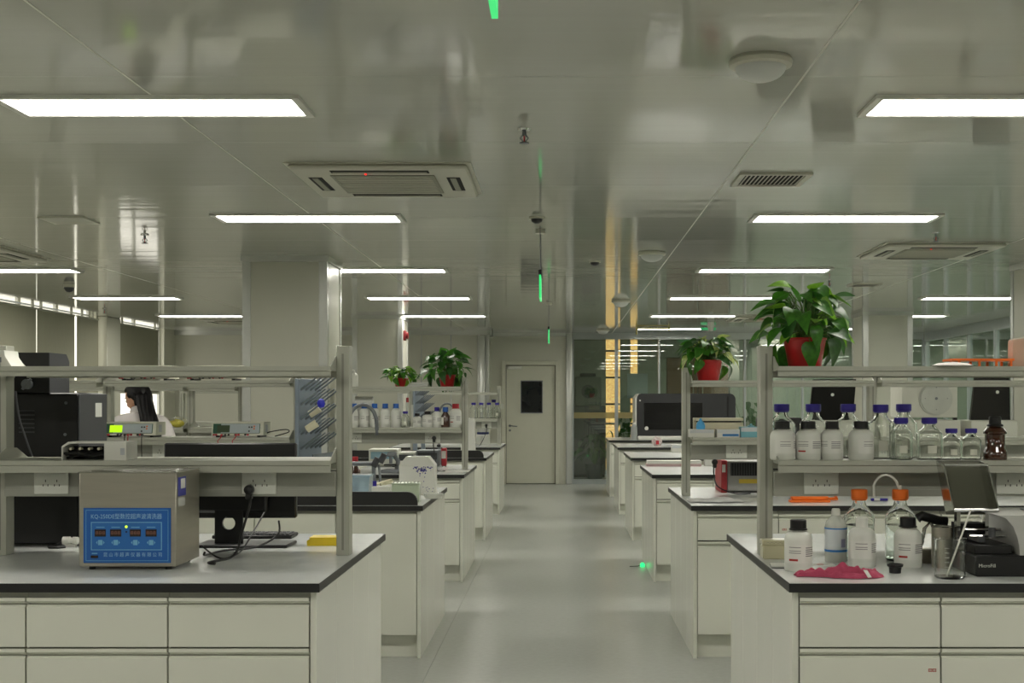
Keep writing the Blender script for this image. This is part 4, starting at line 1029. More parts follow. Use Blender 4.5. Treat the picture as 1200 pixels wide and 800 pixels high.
# ---------------------------------------------------------------- ultrasonic cleaner bench
def ultrasonic():
    d = 4.285; s = d/F
    t = thing('ultrasonic_cleaner', 'stainless steel ultrasonic cleaner with blue control panel on the worktop', 'cleaner', (X(149.5, d), d, WT))
    w = 57*s; h = 115*s; z0 = 0.012; dp = 0.275
    part('casing', MB().box(-w, w, 0, dp, z0, h, bev=0.003), steel, t)
    part('rim', MB().box(-w-0.001, w+0.001, -0.002, 0.02, h-0.004, h+0.001).box(-w-0.001, w+0.001, dp-0.02, dp+0.002, h-0.004, h+0.001).box(-w-0.001, -w+0.02, 0.02, dp-0.02, h-0.004, h+0.001).box(w-0.02, w+0.001, 0.02, dp-0.02, h-0.004, h+0.001), chrome, t)
    part('lid', MB().box(-w+0.03, w-0.03, 0.03, dp-0.03, h, h+0.004, bev=0.002), chrome, t)
    for sx in (-1, 1):
        for yy in (0.03, dp-0.03):
            part('foot', MB().cyl((sx*(w-0.035), yy, 0), 0.011, z0, 12), black, t)
    zc = lambda py: WT*0 + (667.5-py)*s
    x = lambda px: (px-149.5)*s
    blue = M('panel_blue', (28, 92, 168), 0.35, var=0.03)
    lblue = M('panel_line', (120, 180, 214), 0.4)
    p = part('control_panel', MB().box(x(98), x(200.5), -0.003, 0, zc(659), zc(594.5), bev=0.001), blue, t)
    def frame(x0, x1, y0, y1, th, mat, nm):
        a, b, c, e = x(x0), x(x1), zc(y1), zc(y0)
        part(nm, MB().box(a, b, -0.0038, -0.003, c, c+th).box(a, b, -0.0038, -0.003, e-th, e).box(a, a+th, -0.0038, -0.003, c+th, e-th).box(b-th, b, -0.0038, -0.003, c+th, e-th), mat, p)
    frame(101, 197.5, 597, 656.5, 0.0012, lblue, 'border_line')
    frame(107, 190, 611, 644, 0.0026, lblue, 'inner_frame')
    part('keypad', MB().box(x(108.5), x(188.5), -0.0035, -0.003, zc(642.5), zc(612.5)), M('panel_blue_light', (38, 104, 178), 0.35), p)
    disp = M('led_window', (48, 40, 38), 0.25)
    led = M('led_digit', (104, 70, 58), 0.5, emit=(190, 90, 50), strength=0.015)
    for k, px in enumerate((118, 136, 159, 177.5)):
        q = part('display', MB().box(x(px-6.5), x(px+6.5), -0.0045, -0.003, zc(628), zc(619.5)), disp, p)
        text('888', 0.017, led, p, (x(px), -0.0047, zc(623.8)), name='digits', width=11*s)
        part('key', MB().box(x(px-2.5), x(px+2.5), -0.0043, -0.003, zc(638), zc(632), bev=0.0008), lblue, p)
        part('key', MB().prism([(x(px-5), zc(635)), (x(px-3.4), zc(633)), (x(px-3.4), zc(637))], 'y', -0.004, -0.003), lblue, p)
        part('key', MB().prism([(x(px+5), zc(635)), (x(px+3.4), zc(637)), (x(px+3.4), zc(633))], 'y', -0.004, -0.003), lblue, p)
        part('caption', MB().box(x(px-5), x(px+5), -0.0038, -0.003, zc(617.5), zc(616.6)), lblue, p)
    part('pilot_light', MB().cyl((x(148.5), -0.006, zc(616.5)), 0.0045, 0.003, 14, 'y'), M('pilot_green', (180, 230, 40), 0.3, emit=(190, 240, 60), strength=0.3), p)
    part('small_key', MB().cyl((x(148.5), -0.0045, zc(622.5)), 0.003, 0.0015, 10, 'y'), disp, p)
    text('KQ-250DE型数控超声波清洗器', 0.02, M('panel_text', (150, 190, 220), 0.5), p, (x(148.5), -0.0034, zc(604.8)), width=83*s)
    text('昆 山 市 超 声 仪 器 有 限 公 司', 0.016, M('panel_text', (150, 190, 220), 0.5), p, (x(156), -0.0034, zc(649.5)), width=68*s)
    part('power_switch', MB().box(x(107), x(115.5), -0.007, -0.003, zc(653), zc(650), bev=0.001), disp, p)
    part('switch_caption', MB().box(x(108), x(114.5), -0.0036, -0.003, zc(648.3), zc(647.2)), lblue, p)
    stk = part('side_sticker', MB().box(w, w+0.0006, 0.02, 0.11, h-0.085, h-0.02), M('sticker_blue', (58, 62, 160), 0.5), t)
    part('sticker_print', MB().box(w+0.0006, w+0.001, 0.05, 0.1, h-0.06, h-0.026), labelm, stk)
    part('rating_plate', MB().box(w, w+0.0006, 0.02, 0.1, h-0.12, h-0.09), M('plate_grey', (190, 190, 186), 0.4), t)
    return t
uc = ultrasonic()
# black cabinet instrument on the back half of that bench
yb_ = 4.98
t = thing('black_instrument_cabinet', 'tall black two tiered instrument cabinet behind the rack post of the cleaner bench', 'instrument', (-2.28, yb_, WT))
xr = X(92, yb_)+2.28
part('lower_cabinet', MB().box(-0.3, xr-0.002, 0.004, 0.28, 0.01, Z(460, yb_)-WT, bev=0.006), M('imager_black', (14, 14, 15), 0.4), t)
part('side_panel', MB().box(xr-0.002, xr+0.004, 0.0, 0.30, 0.01, Z(461, yb_)-WT, bev=0.002), M('imager_grey', (58, 59, 62), 0.5), t)
xu = X(57, yb_)+2.28
zt0, zt1 = Z(460, yb_)-WT, Z(413, yb_)-WT
part('upper_hood', MB().prism([(0.0, zt0), (0.0, zt1), (0.17, zt1), (0.2, zt1-0.03), (0.2, zt0)], 'x', -0.28, xu), M('imager_black', (14, 14, 15), 0.4), t)
part('hood_side', MB().prism([(0.0, zt0), (0.0, zt1-0.001), (0.17, zt1-0.001), (0.2, zt1-0.03), (0.2, zt0)], 'x', xu, xu+0.004), M('imager_grey', (58, 59, 62), 0.5), t)
part('foot', MB().box(-0.28, -0.25, 0.02, 0.25, 0, 0.01).box(xr-0.05, xr-0.02, 0.02, 0.25, 0, 0.01), black, t)
part('asset_label', MB().box(xr+0.004, xr+0.0048, 0.17, 0.24, Z(489, yb_)-WT, Z(472, yb_)-WT), labelm, t)
for px, py in ((77, 472), (76, 509)):
    part('screw', MB().cyl((X(px, yb_)+2.28, 0.0, Z(py, yb_)-WT), 0.006, 0.006, 10, 'y'), mgrey, t)
lv = MB()
for k in range(6): lv.box(X(22, yb_)+2.28, X(40, yb_)+2.28, -0.001, 0.004, Z(482+5*k, yb_)-WT, Z(480.5+5*k, yb_)-WT)
part('louvre', lv, dgrey, t)
part('mount_bracket', MB().cyl((X(33, yb_)+2.28, -0.02, Z(450, yb_)-WT), 0.02, 0.02, 14, 'y').tube([(X(28, yb_)+2.28, -0.015, Z(456, yb_)-WT), (X(38, yb_)+2.28, -0.015, Z(444, yb_)-WT)], 0.006), mgrey, t)
# white stand on the upper shelf and white open case with cables on the lower shelf
t = thing('white_gauge_stand', 'white wedge shaped device on the upper shelf above the black cabinet', 'device', (X(4, 4.7), 4.7, US)); s = 4.7/F
part('body', MB().prism([(-0.06, 0), (18*s, 0), (10*s, 12*s), (9*s, 19*s), (-0.06, 19*s)], 'y', -0.06, 0.06), wplast, t, bev=0.003)
part('knob', MB().cyl((-4*s, -0.07, 13*s), 0.014, 0.01, 14, 'y'), mgrey, t)
part('clip', MB().box(4*s, 6*s, -0.064, -0.06, 5*s, 11*s), mgrey, t)
d = 4.62; s = d/F
t = thing('open_power_case', 'white open fronted case stuffed with black cables on the lower shelf', 'case', (X(110, d), d, LS))
part('top', MB().prism([(-38*s, 16*s), (-30*s, 21.5*s), (38*s, 21.5*s), (38*s, 19.5*s), (-28*s, 19.5*s), (-36*s, 15*s)], 'y', 0, 0.12), wplast, t, bev=0.001)
part('side', MB().box(-38*s, -36.5*s, 0, 0.12, 0, 15.5*s), wplast, t); part('side', MB().box(12*s, 38*s, 0, 0.12, 0, 19.5*s), wplast, t)
part('inside', MB().box(-36.5*s, 12*s, 0.1, 0.12, 0, 15*s), hole, t)
cb = MB(); rnd = random.Random(5)
for k in range(7):
    z = 0.006+rnd.random()*0.03; y0 = 0.01+rnd.random()*0.06
    cb.tube([(-36*s, y0, z), (-20*s, y0-0.012, z+0.012*rnd.random()), (-5*s, y0, z*0.6+0.004), (11*s, y0+0.01, z)], 0.005, 6)
part('cables', cb, black, t)
for k in range(4): part('connector', MB().cyl((-30*s+k*11*s, 0.02, 13*s), 0.005, 0.03, 10, 'y'), cream, t)
part('badge', MB().box(31*s, 36*s, -0.001, 0, 6*s, 14*s), M('badge_grey', (180, 184, 188), 0.5), t)
# monitor seen from behind, keyboard, cords
d = 5.02; s = d/F
t = thing('computer_monitor', 'black computer monitor seen from behind under and over the shelf of the cleaner bench', 'monitor', (X(270, d), d, WT))
part('display_back', MB().box(-78*s, 77*s, 0, 0.03, Z(607, d)-WT, Z(519, d)-WT, bev=0.006), black, t)
part('rear_bulge', MB().box(-45*s, 45*s, -0.03, 0, Z(600, d)-WT, Z(535, d)-WT, bev=0.012), black, t)
m = MB()
zz0, zz1 = 0.012, Z(600, d)-WT
for k in range(16):
    a0, a1 = 2*PI*k/16, 2*PI*(k+1)/16
    hc = Z(612, d)-WT; rr = 0.026
    def sq(a):
        c_, s_ = math.cos(a), math.sin(a); q = max(abs(c_)/0.055, abs(s_)/(0.055))
        return (c_/q, hc + s_/q)
    p = [(rr*math.cos(a0), hc+rr*math.sin(a0)), (rr*math.cos(a1), hc+rr*math.sin(a1)), sq(a1), sq(a0)]
    m.prism(p, 'y', -0.028, -0.012)
m.box(-0.055, 0.055, -0.028, -0.012, zz0, hc-0.055)
part('stand_neck', m, black, t)
part('stand_base', MB().box(-35*s, 72*s, -0.09, 0.1, 0, 0.012, bev=0.004), black, t)
d = 5.32; s = d/F
t = thing('keyboard', 'black computer keyboard lying behind the monitor stand', 'keyboard', (X(300, d), d, WT))
part('tray', MB().box(-0.17, 45*s, -0.06, 0.08, 0, 0.016, bev=0.004), black, t)
km = MB().box(-0.007, 0.007, -0.007, 0.007, 0.016, 0.021, bev=0.001).mesh('key', dgrey)
for r_ in range(5):
    for c_ in range(18): link('key', km, t, (-0.155 + c_*0.0175, -0.045+r_*0.024, 0))
plug_cable('plugged_cable', [(X(294, 4.68), 4.678-0.006, Z(573, 4.68)), (X(293, 4.63), 4.63, Z(590, 4.63)), (X(284, 4.62), 4.62, Z(622, 4.62)), (X(274, 4.6), 4.6, WT+0.012), (X(245, 4.45), 4.45, WT+0.006), (X(252, 4.42), 4.42, WT+0.005)],
           'black power cord plugged into the rack socket and trailing past the ultrasonic cleaner', 0, r=0.0048)
plug_cable('signal_cable', [(X(330, 5.05), 5.0, Z(610, 5.0)), (X(328, 5.0), 4.96, Z(625, 5.0)), (X(300, 4.9), 4.9, WT+0.008), (X(262, 4.8), 4.8, WT+0.006), (X(240, 4.65), 4.66, WT+0.006), (X(238, 4.6), 4.62, WT+0.02)],
           'black cable looping from the monitor to the ultrasonic cleaner', 0, r=0.004, plug=False)
plug_cable('signal_cable', [(X(312, 4.98), 4.95, Z(600, 4.95)), (X(296, 4.9), 4.86, WT+0.05), (X(285, 4.8), 4.74, WT+0.006), (X(262, 4.6), 4.56, WT+0.006), (X(238, 4.6), 4.58, WT+0.05)],
           'thin black cable crossing the worktop below the monitor', 0, r=0.0032, plug=False)
plug_cable('equipment_lead', [(X(14, 4.9), 4.93, Z(458, 4.9)), (X(20, 4.9), 4.92, Z(490, 4.9)), (X(28, 4.9), 4.92, Z(515, 4.9)), (X(36, 4.9), 4.93, Z(542, 4.9)), (X(46, 4.9), 4.93, Z(575, 4.9))],
           'dark grey lead hanging in front of the black cabinet', 0, r=0.004, plugmat=dgrey, plug=False)
t = thing('extension_plug', 'white cable connector with black lead lying left of the cleaner', 'connector', on(80, 641))
part('socket_body', MB().cyl((-0.02, 0, 0.026), 0.016, 0.028, 14, 'x').cyl((0.008, 0, 0.026), 0.011, 0.01, 12, 'x').cyl((0.018, 0, 0.026), 0.015, 0.02, 14, 'x'), wplast, t)
part('lead', MB().tube([(-0.02, 0, 0.022), (-0.05, 0, 0.008), (-0.07, -0.02, 0.005), (-0.055, -0.05, 0.005), (-0.02, -0.05, 0.005), (0.0, -0.03, 0.005)], 0.005, 8), black, t)
part('rest', MB().box(-0.01, 0.03, -0.012, 0.012, 0, 0.012), wplast, t)
t = thing('yellow_tray', 'yellow plastic tray on the cleaner bench beside the rack post', 'tray', (X(381, 5.05), 5.05, WT))
yel = M('yellow_plastic', (226, 198, 30), 0.45)
part('tray_body', MB().prism([(-0.065, 0), (0.055, 0), (0.06, 0.03), (-0.05, 0.03), (-0.065, 0.02)], 'y', -0.04, 0.04), yel, t, bev=0.003); part('tray_lip', MB().box(-0.055, 0.065, -0.045, 0.045, 0.03, 0.034, bev=0.001), yel, t)

# --- power supplies on the second rack
grn = M('panel_green', (30, 84, 60), 0.45)
lcd_on = M('lcd_lit', (170, 220, 20), 0.3, emit=(180, 235, 10), strength=0.22)
lcd_off = M('lcd_dark', (46, 66, 34), 0.3)
psm = M('supply_white', (206, 206, 190), 0.4)
def supply(x, y, z, label, lit):
    t = thing('power_supply', label, 'power supply', (x, y, z), 0, 'electrophoresis power supplies')
    w = 0.155; h = 0.092
    part('case', MB().prism([(0.0, 0.012), (0.02, h*0.9), (0.03, h), (0.2, h), (0.2, 0.012)], 'x', -w, w), psm, t, bev=0.003)
    f = Matrix.Rotation(-math.atan2(0.02, h*0.9-0.012), 4, 'X')
    def slab(x0, x1, z0, z1, o, mat, nm, par):
        m = MB().box(x0, x1, -o, 0, z0, z1); m.xform(Matrix.Translation((0, 0, 0.012)) @ f)
        return part(nm, m, mat, par)
    p = slab(-w+0.008, w-0.02, 0.012, 0.072, 0.002, grn, 'front_panel', t)
    slab(-w+0.055, w-0.024, 0.014, 0.07, 0.003, M('panel_face', (170, 180, 184), 0.45), 'keypad', p)
    slab(-w+0.032, -w+0.108, 0.018, 0.062, 0.0045, lcd_on if lit else lcd_off, 'screen', p)
    for k, (xx, zz) in enumerate(((0.07, 0.05), (0.085, 0.05), (0.07, 0.025), (0.1, 0.055), (0.1, 0.04))):
        slab(xx-0.004, xx+0.004, zz-0.004, zz+0.004, 0.006, black if k < 3 else orange, 'button', p)
    for k, xx in enumerate((-0.14, -0.125, -0.07, -0.05, -0.01, 0.01, 0.05, 0.065)):
        part('terminal', MB().cyl((xx, -0.012, 0.012+0.004), 0.006, 0.016, 10, 'y'), redcap if k in (0, 1, 5, 7) else black, t)
    for sx in (-1, 1):
        part('foot', MB().box(sx*(w-0.03)-0.01, sx*(w-0.03)+0.01, 0.02, 0.18, 0, 0.012), black, t)
    part('vent_label', MB().box(w, w+0.0008, 0.06, 0.12, 0.03, 0.075), M('badge_grey', (180, 184, 188), 0.5), t)
    return t
ys = YC[1]-0.12
def lead(x, z, y, mat, ln, label, sx=0.0):
    t = thing('test_lead', label, 'cable', (x, y, z))
    part('wire', MB().tube([(0, 0, 0), (sx*0.3, -0.012, -0.02), (sx, -0.02, -ln*0.5), (sx*0.7, -0.012, -ln)], 0.003, 6), mat, t)
    part('banana_plug', MB().cyl((0, -0.012, 0), 0.006, 0.022, 8, 'y'), mat, t)
supply(X(152, ys), ys, LS, 'white power supply with lit yellow green display on the lower shelf', True)
supply(X(278, ys), ys, LS, 'white power supply with dark display on the lower shelf', False)
supply(X(168, ys), ys, US, 'white power supply with lit display peeking out on the upper shelf', True)
supply(X(248, ys), ys, US, 'white power supply with dark display peeking out on the upper shelf', False)
for px, c_, l, g_ in ((149, black, 0.15, 'black test lead hanging from the lit power supply, near its display'), (153, redcap, 0.16, 'red test lead hanging from the lit power supply'), (169, black, 0.15, 'black test lead hanging at the side of the lit power supply'),
                      (124, redcap, 0.06, 'short red plug lead at the edge of the lit power supply')):
    lead(X(px, ys), LS+0.016, ys-0.04, c_, l, g_, 0.004)
for px, l in ((262, 'red plug lead hanging below the dark display power supply, nearer the lit one'), (279, 'red plug lead hanging below the dark display power supply, nearer the column')):
    lead(X(px, ys), LS+0.016, ys-0.04, redcap, 0.07, l, -0.02)
plug_cable('coiled_lead', [(X(307, 7.7), 7.7, LS+0.006), (X(316, 7.7), 7.7, LS+0.03), (X(335, 7.7), 7.7, LS+0.045), (X(338, 7.66), 7.66, LS+0.03), (X(322, 7.62), 7.62, LS+0.006)], 'black lead looping on the shelf beside the dark display power supply', 0, r=0.0035, plug=False)
t = thing('yellow_bag', 'clear bag with yellow contents lying on the shelf behind the seated figure', 'bag', (X(207, YC[2]), YC[2]-0.05, LS))
t['label'] = 'clear bag with yellow contents lying on the shelf next to the person'
part('contents', MB().grid(lambda u, v: (0.075*math.cos(2*PI*u)*math.sin(PI*v)*(1+0.1*math.sin(6*PI*u)), 0.05*math.sin(2*PI*u)*math.sin(PI*v), 0.032-0.03*math.cos(PI*v)*(1+0.25*math.cos(2*PI*u))), 20, 10, True), M('yellow_gloves', (236, 224, 60), 0.6, var=0.15, scale=40), t)
part('film', MB().grid(lambda u, v: (0.005+0.09*math.cos(2*PI*u)*math.sin(PI*v)*(1+0.12*math.sin(6*PI*u)), 0.06*math.sin(2*PI*u)*math.sin(PI*v), 0.042-0.042*math.cos(PI*v)*(1+0.3*math.cos(2*PI*u))), 20, 10, True), glass_mat('bag_film', (0.95, 0.95, 0.92), 0.05, 0.15, haze=0.12), t)
o_ = bpy.data.objects

# --- tissue box bench (sink end)
def on2(px, py): return on(px, py)
d = 7.75; s = d/F
t = thing('tissue_box', 'white tissue box with blue flower print and sloped top', 'tissue box', (X(488.5, d), d, WT))
w = 21*s; h1 = Z(545, d)-WT; h2 = Z(535, d)-WT
part('box_body', MB().box(-w, w, 0, 0.14, 0, h1, bev=0.003), wplast, t)
part('sloped_top', MB().prism([(-w, h1), (w, h1), (w*0.62, h2), (-w*0.62, h2)], 'y', 0.0, 0.14), wplast, t)
bp_ = M('flower_blue', (70, 70, 140), 0.6)
fm = MB(); rnd = random.Random(3)
for k in range(60):
    fx = w*0.3 + rnd.gauss(0, 1)*w*0.26; fz = h1*0.95 - abs(rnd.gauss(0, 1))*h1*0.17*(1-min(1, abs(fx-w*0.3)/(w*0.7)))
    if abs(fx) < w*0.94 and fz > h1*0.3:
        r_ = 0.002+rnd.random()*0.0035
        fm.lathe([(0, 0), (r_, 0), (r_*0.8, -0.0008), (0, -0.0008)], (fx, 0.0, fz), 6, axis='y')
for k in range(9): fm.lathe([(0, 0), (0.003, 0), (0, -0.0008)], (w*0.62+rnd.gauss(0, 1)*w*0.12, 0, h1*0.22+rnd.gauss(0, 1)*h1*0.05), 6, axis='y')
part('flower_print', fm, bp_, t)
part('slot', MB().box(-w*0.4, w*0.4, 0.05, 0.09, h2, h2+0.001), mgrey, t)
t = thing('pipette_tip_rack', 'pale green pipette tip rack in front of the tissue box', 'tip rack', (X(475, 7.2), 7.2, WT)); s = 7.2/F
gt = glass_mat('green_film', (0.88, 0.95, 0.85), 0.04, 0.3, haze=0.65, hazecol=(196, 208, 184))
part('box_body', MB().box(-16*s, 16*s, 0, 0.09, 0, 0.10, bev=0.004), gt, t)
part('tip_plate', MB().box(-16.5*s, 16.5*s, -0.003, 0.093, 0.1, 0.108, bev=0.002), gt, t)
tm = MB().cyl((0, 0, 0.108), 0.003, 0.007, 6).mesh('tip', milky)
for r_ in range(4):
    for c_ in range(8): link('tip', tm, t, (-14*s+c_*4*s, 0.012+r_*0.02, 0))
t = thing('blue_basin', 'translucent bluish plastic basin beside the rack post of the next bench', 'basin', (X(419, 7.28), 7.28, WT)); s = 7.28/F
t['label'] = 'translucent bluish plastic basin behind the black splash board'
part('basin', MB().prism([(-16*s, 0), (12*s, 0), (14*s, 0.14), (-16*s, 0.14)], 'y', 0, 0.15), bluish, t, bev=0.004); part('rim', MB().box(-17*s, 15*s, -0.006, 0.156, 0.14, 0.15, bev=0.003), bluish, t)
t = thing('white_tray', 'white plastic tray with tubes in front of the tissue box', 'tray', (X(446, 7.3), 7.3, WT)); s = 7.3/F
part('tray', MB().box(-10*s, 12*s, -0.02, 0.14, 0, 0.085, bev=0.006), wplast, t)
part('tube', MB().tube([(-7*s, 0.0, 0.092), (10*s, 0.1, 0.115)], 0.008, 10), cream, t); part('tube', MB().tube([(-1*s, 0.02, 0.093), (11*s, 0.12, 0.1)], 0.008, 10), cream, t)
part('purple_cap', MB().cyl((-7*s, 0.0, 0.085), 0.012, 0.03, 14), bluecap, t)
t = thing('white_dish', 'flat white dish at the bench end beside the tissue box', 'dish', (X(508, 7.5), 7.5, WT))
part('dish', MB().lathe([(0, 0), (0.05, 0), (0.06, 0.022), (0.057, 0.022), (0.047, 0.004), (0, 0.004)], n=24), wplast, t); part('lid', MB().lathe([(0.058, 0.022), (0.06, 0.03), (0, 0.033)], n=24), milky, t)
t = thing('gas_tap', 'dark grey twin valve tap on a horizontal bar behind the basin', 'tap', (X(438, 7.9), 7.9, WT)); s = 7.9/F
part('pillar', MB().lathe([(0, 0), (0.025, 0), (0.022, 0.02), (0.013, 0.03), (0.013, 0.17), (0, 0.17)], n=16), mgrey, t)
part('bar', MB().tube([(-27*s, 0, 0.185), (4*s, 0, 0.185)], 0.014, 10), mgrey, t)
for xx, zz in ((2, 0.19), (10, 0.215)):
    part('valve_knob', MB().cyl((0, 0, -0.025), 0.02, 0.06, 14).xform(Matrix.Translation((xx*s, -0.01, zz)) @ Matrix.Rotation(R(28), 4, 'Y')), dgrey, t)
part('nozzle', MB().tube([(6*s, -0.01, 0.18), (8*s, -0.02, 0.1), (8*s, -0.02, 0.06)], 0.008, 8), mgrey, t)
t = thing('amber_bottle', 'dark bottle with red cap behind the basin under the sockets', 'bottle', (X(415, 8.1), 8.1, WT))
part('body', MB().lathe([(0, 0), (0.04, 0), (0.04, 0.13), (0.02, 0.165), (0.02, 0.19), (0, 0.19)], n=20), amber, t); part('cap', MB().cyl((0, 0, 0.175), 0.026, 0.045, 16), redcap, t)

# --- reagent rack with two plants
yr = YC[2]-0.08
for i, px in enumerate((415, 427, 439, 451.5, 464)):
    plastic_bottle((X(px, yr), yr, LS), 0.041, 0.20, 'white plastic bottle with blue cap below the small plant, %s' % ('nearest the column', 'second from the column', 'middle one of the row', 'second from the purple cap', 'beside the purple capped bottle')[i], 'blue capped white bottles in a row', cap=azure, rz=R(20*i), red=False)
t = thing('paper_roll', 'white paper roll lying behind the blue capped white bottles', 'roll', (X(427, YC[2]+0.06), YC[2]+0.06, LS))
part('stand', MB().box(-0.06, 0.06, -0.03, 0.03, 0, 0.16), wplast, t); part('roll', MB().cyl((-0.075, 0, 0.21), 0.05, 0.15, 24, 'x'), paper, t)
glass_bottle((X(475, yr), yr, LS), 0.036, 0.135, 'small clear glass bottle with purple blue cap beside the last blue capped white bottle', None, cap=bluecap)
plastic_bottle((X(489, yr), yr, LS), 0.036, 0.118, 'small white bottle with wide black cap on the shelf below the plants', None, red=False)
plastic_bottle((X(501, yr), yr, LS), 0.046, 0.135, 'broad white bottle with black cap on the shelf below the plants', None, red=False)
plastic_bottle((X(512, yr), yr, LS), 0.036, 0.17, 'slim white bottle with dark blue cap next to the amber bottle', None, cap=bluecap, red=False)
t = thing('amber_bottle', 'amber glass bottle with bright blue cap on the shelf below the plants', 'bottle', (X(522, yr), yr, LS))
part('body', MB().lathe([(0, 0), (0.035, 0), (0.037, 0.006), (0.037, 0.095), (0.018, 0.125), (0.018, 0.14), (0, 0.14)], n=24), amber, t); part('cap', MB().cyl((0, 0, 0.13), 0.024, 0.04, 20), azure, t)
part('label', MB().lathe([(0.0375, 0.02), (0.0375, 0.085)], n=8, a0=R(-170), a1=R(-110)), labelm, t)
plastic_bottle((X(534, yr), yr, LS), 0.048, 0.198, 'large white bottle with red cap at the end of the shelf below the plants', None, cap=redcap)
solo('test_tube', MB().lathe([(0, 0), (0.008, 0.004), (0.01, 0.012), (0.01, 0.19), (0, 0.19)], n=14), wplast, 'slim white tube standing behind the small glass bottle', 'tube', (X(483, yr+0.14), yr+0.14, LS))
t = thing('red_top_tube', 'slim white tube with red stopper behind the purple capped bottle', 'tube', (X(477.5, yr+0.14), yr+0.14, LS))
part('body', MB().cyl((0, 0, 0), 0.012, 0.21, 14), wplast, t); part('stopper', MB().cyl((0, 0, 0.21), 0.011, 0.04, 14), redcap, t)
yu = YC[2]
t = thing('pump_bottle', 'white pump dispenser bottle on the upper shelf near the column', 'bottle', (X(415.5, yu), yu, US))
part('body', MB().lathe([(0, 0), (0.03, 0), (0.031, 0.09), (0.02, 0.11), (0.01, 0.115), (0, 0.115)], n=20), wplast, t); part('pump', MB().tube([(0, 0, 0.11), (0, 0, 0.14), (-0.02, 0, 0.142)], 0.005, 8).cyl((0, 0, 0.112), 0.012, 0.014, 12), wplast, t)
t = thing('folded_towel', 'small white folded towel between the two plants on the upper shelf', 'towel', (X(491.5, yu), yu, US))
part('fold', MB().box(-0.088, 0.08, -0.06, 0.06, 0, 0.02, bev=0.008, seg=2), paper, t); part('fold', MB().box(-0.075, 0.085, -0.055, 0.055, 0.02, 0.038, bev=0.008, seg=2), paper, t)

# --- instruments on the plant bench and beyond it
def small_instrument(px0, px1, py0, py1, y, label, mat, acc, dp=0.25):
    s = y/F; w = (px1-px0)*s/2; z0 = 0; h = (py1-py0)*s
    t = thing('bench_instrument', label, 'instrument', (X((px0+px1)/2, y), y, WT))
    part('housing', MB().box(-w, w, 0, dp, 0.008, h, bev=0.006), mat, t)
    part('front_panel', MB().box(-w*0.85, w*0.85, -0.004, 0, h*0.45, h*0.85, bev=0.001), acc, t)
    part('foot', MB().box(-w*0.8, -w*0.6, 0.02, dp-0.02, 0, 0.008).box(w*0.6, w*0.8, 0.02, dp-0.02, 0, 0.008), black, t)
    return t
small_instrument(432, 466, 519, 540, 11.1, 'white bench instrument with pale blue panel below the reagent rack', wplast, M('pale_blue', (150, 184, 200), 0.4))
small_instrument(466, 486, 523, 541, 11.0, 'small white bench instrument beside the dark grey balance', wplast, dgrey)
small_instrument(488, 514, 521, 541, 11.05, 'dark grey bench balance below the amber bottle', mgrey, dgrey)
small_instrument(517, 523, 519, 541, 11.1, 'narrow red and white dispenser below the red capped bottle', redcap, wplast, 0.08)
t = thing('bench_microscope', 'small grey microscope on the bench below the reagent rack', 'microscope', (X(458, 10.2), 10.2, WT))
part('base', MB().box(-0.07, 0.07, -0.08, 0.1, 0, 0.03, bev=0.006), mgrey, t)
part('arm', MB().tube([(0.04, 0.06, 0.03), (0.05, 0.07, 0.09), (0.02, 0.06, 0.14)], 0.018, 10), mgrey, t)
part('stage', MB().box(-0.05, 0.05, -0.05, 0.05, 0.06, 0.07), black, t)
part('head', MB().box(-0.03, 0.04, -0.02, 0.07, 0.13, 0.165, bev=0.008).cyl((0, 0, 0.075), 0.014, 0.06, 12), mgrey, t)
plug_cable('plugged_cable', [(X(509, 10.65), 10.638, Z(513, 10.65)), (X(508, 10.6), 10.6, Z(522, 10.6)), (X(510, 10.5), 10.55, Z(540, 10.5)), (X(513, 10.4), 10.4, WT+0.006), (X(521, 10.3), 10.35, WT+0.006)], 'black power cord hanging from the socket below the amber bottle', 0)
t = thing('white_panel_box', 'tall narrow white box standing on the farther sink bench', 'box', (X(548, 13.9), 13.9, WT)); s = 13.9/F
part('box_body', MB().box(-8*s, 8*s, 0, 0.2, 0, Z(490, 13.9)-WT-0.02, bev=0.004), wplast, t); part('box_lid', MB().box(-8*s, 7*s, 0, 0.2, Z(490, 13.9)-WT-0.02, Z(490, 13.9)-WT, bev=0.006), wplast, t)
# papers on the plant bench
t = thing('paper_sheets', 'loose sheets of paper on the bench beneath the two potted plants', 'papers', (X(530, 10.4), 10.4, WT))
part('sheet', MB().box(-0.1, 0.1, -0.14, 0.14, 0, 0.001), paper, t); part('sheet', MB().box(-0.06, 0.14, -0.12, 0.16, 0.001, 0.002), paper, t)
# --- shelf with glass bottles nearest the door
yd = YC[4]-0.05
for px, l in ((555, 'clear blue capped bottle farthest from the post on the rack by the grey door'), (564, 'clear blue capped bottle in the middle of the row by the grey door'), (573, 'clear blue capped bottle in front of the taller one by the grey door')):
    glass_bottle((X(px, yd), yd, LS), 0.05, 0.205, l, 'glass bottles nearest the door', mark=False)
glass_bottle((X(578, yd), YC[4]+0.08, LS), 0.05, 0.245, 'taller clear glass bottle with blue cap behind the row nearest the grey door', None, mark=False)
glass_bottle((X(582.5, yd), yd, LS), 0.045, 0.205, 'clear glass bottle with blue cap closest to the rack post by the grey door', None)
plug_cable('plugged_cable', [(X(570, 16.6), 16.588, Z(498, 16.6)), (X(570, 16.5), 16.55, Z(505, 16.5)), (X(567, 16.5), 16.5, Z(513, 16.5)), (X(562, 16.4), 16.4, WT+0.006), (X(557, 16.4), 16.4, WT+0.006)], 'black power cord hanging from the rack socket near the grey door', 0)
t = thing('blue_instrument', 'small white instrument with blue top bar near the grey door', 'instrument', (X(566, 16.9), 16.9, WT)); s = 16.9/F
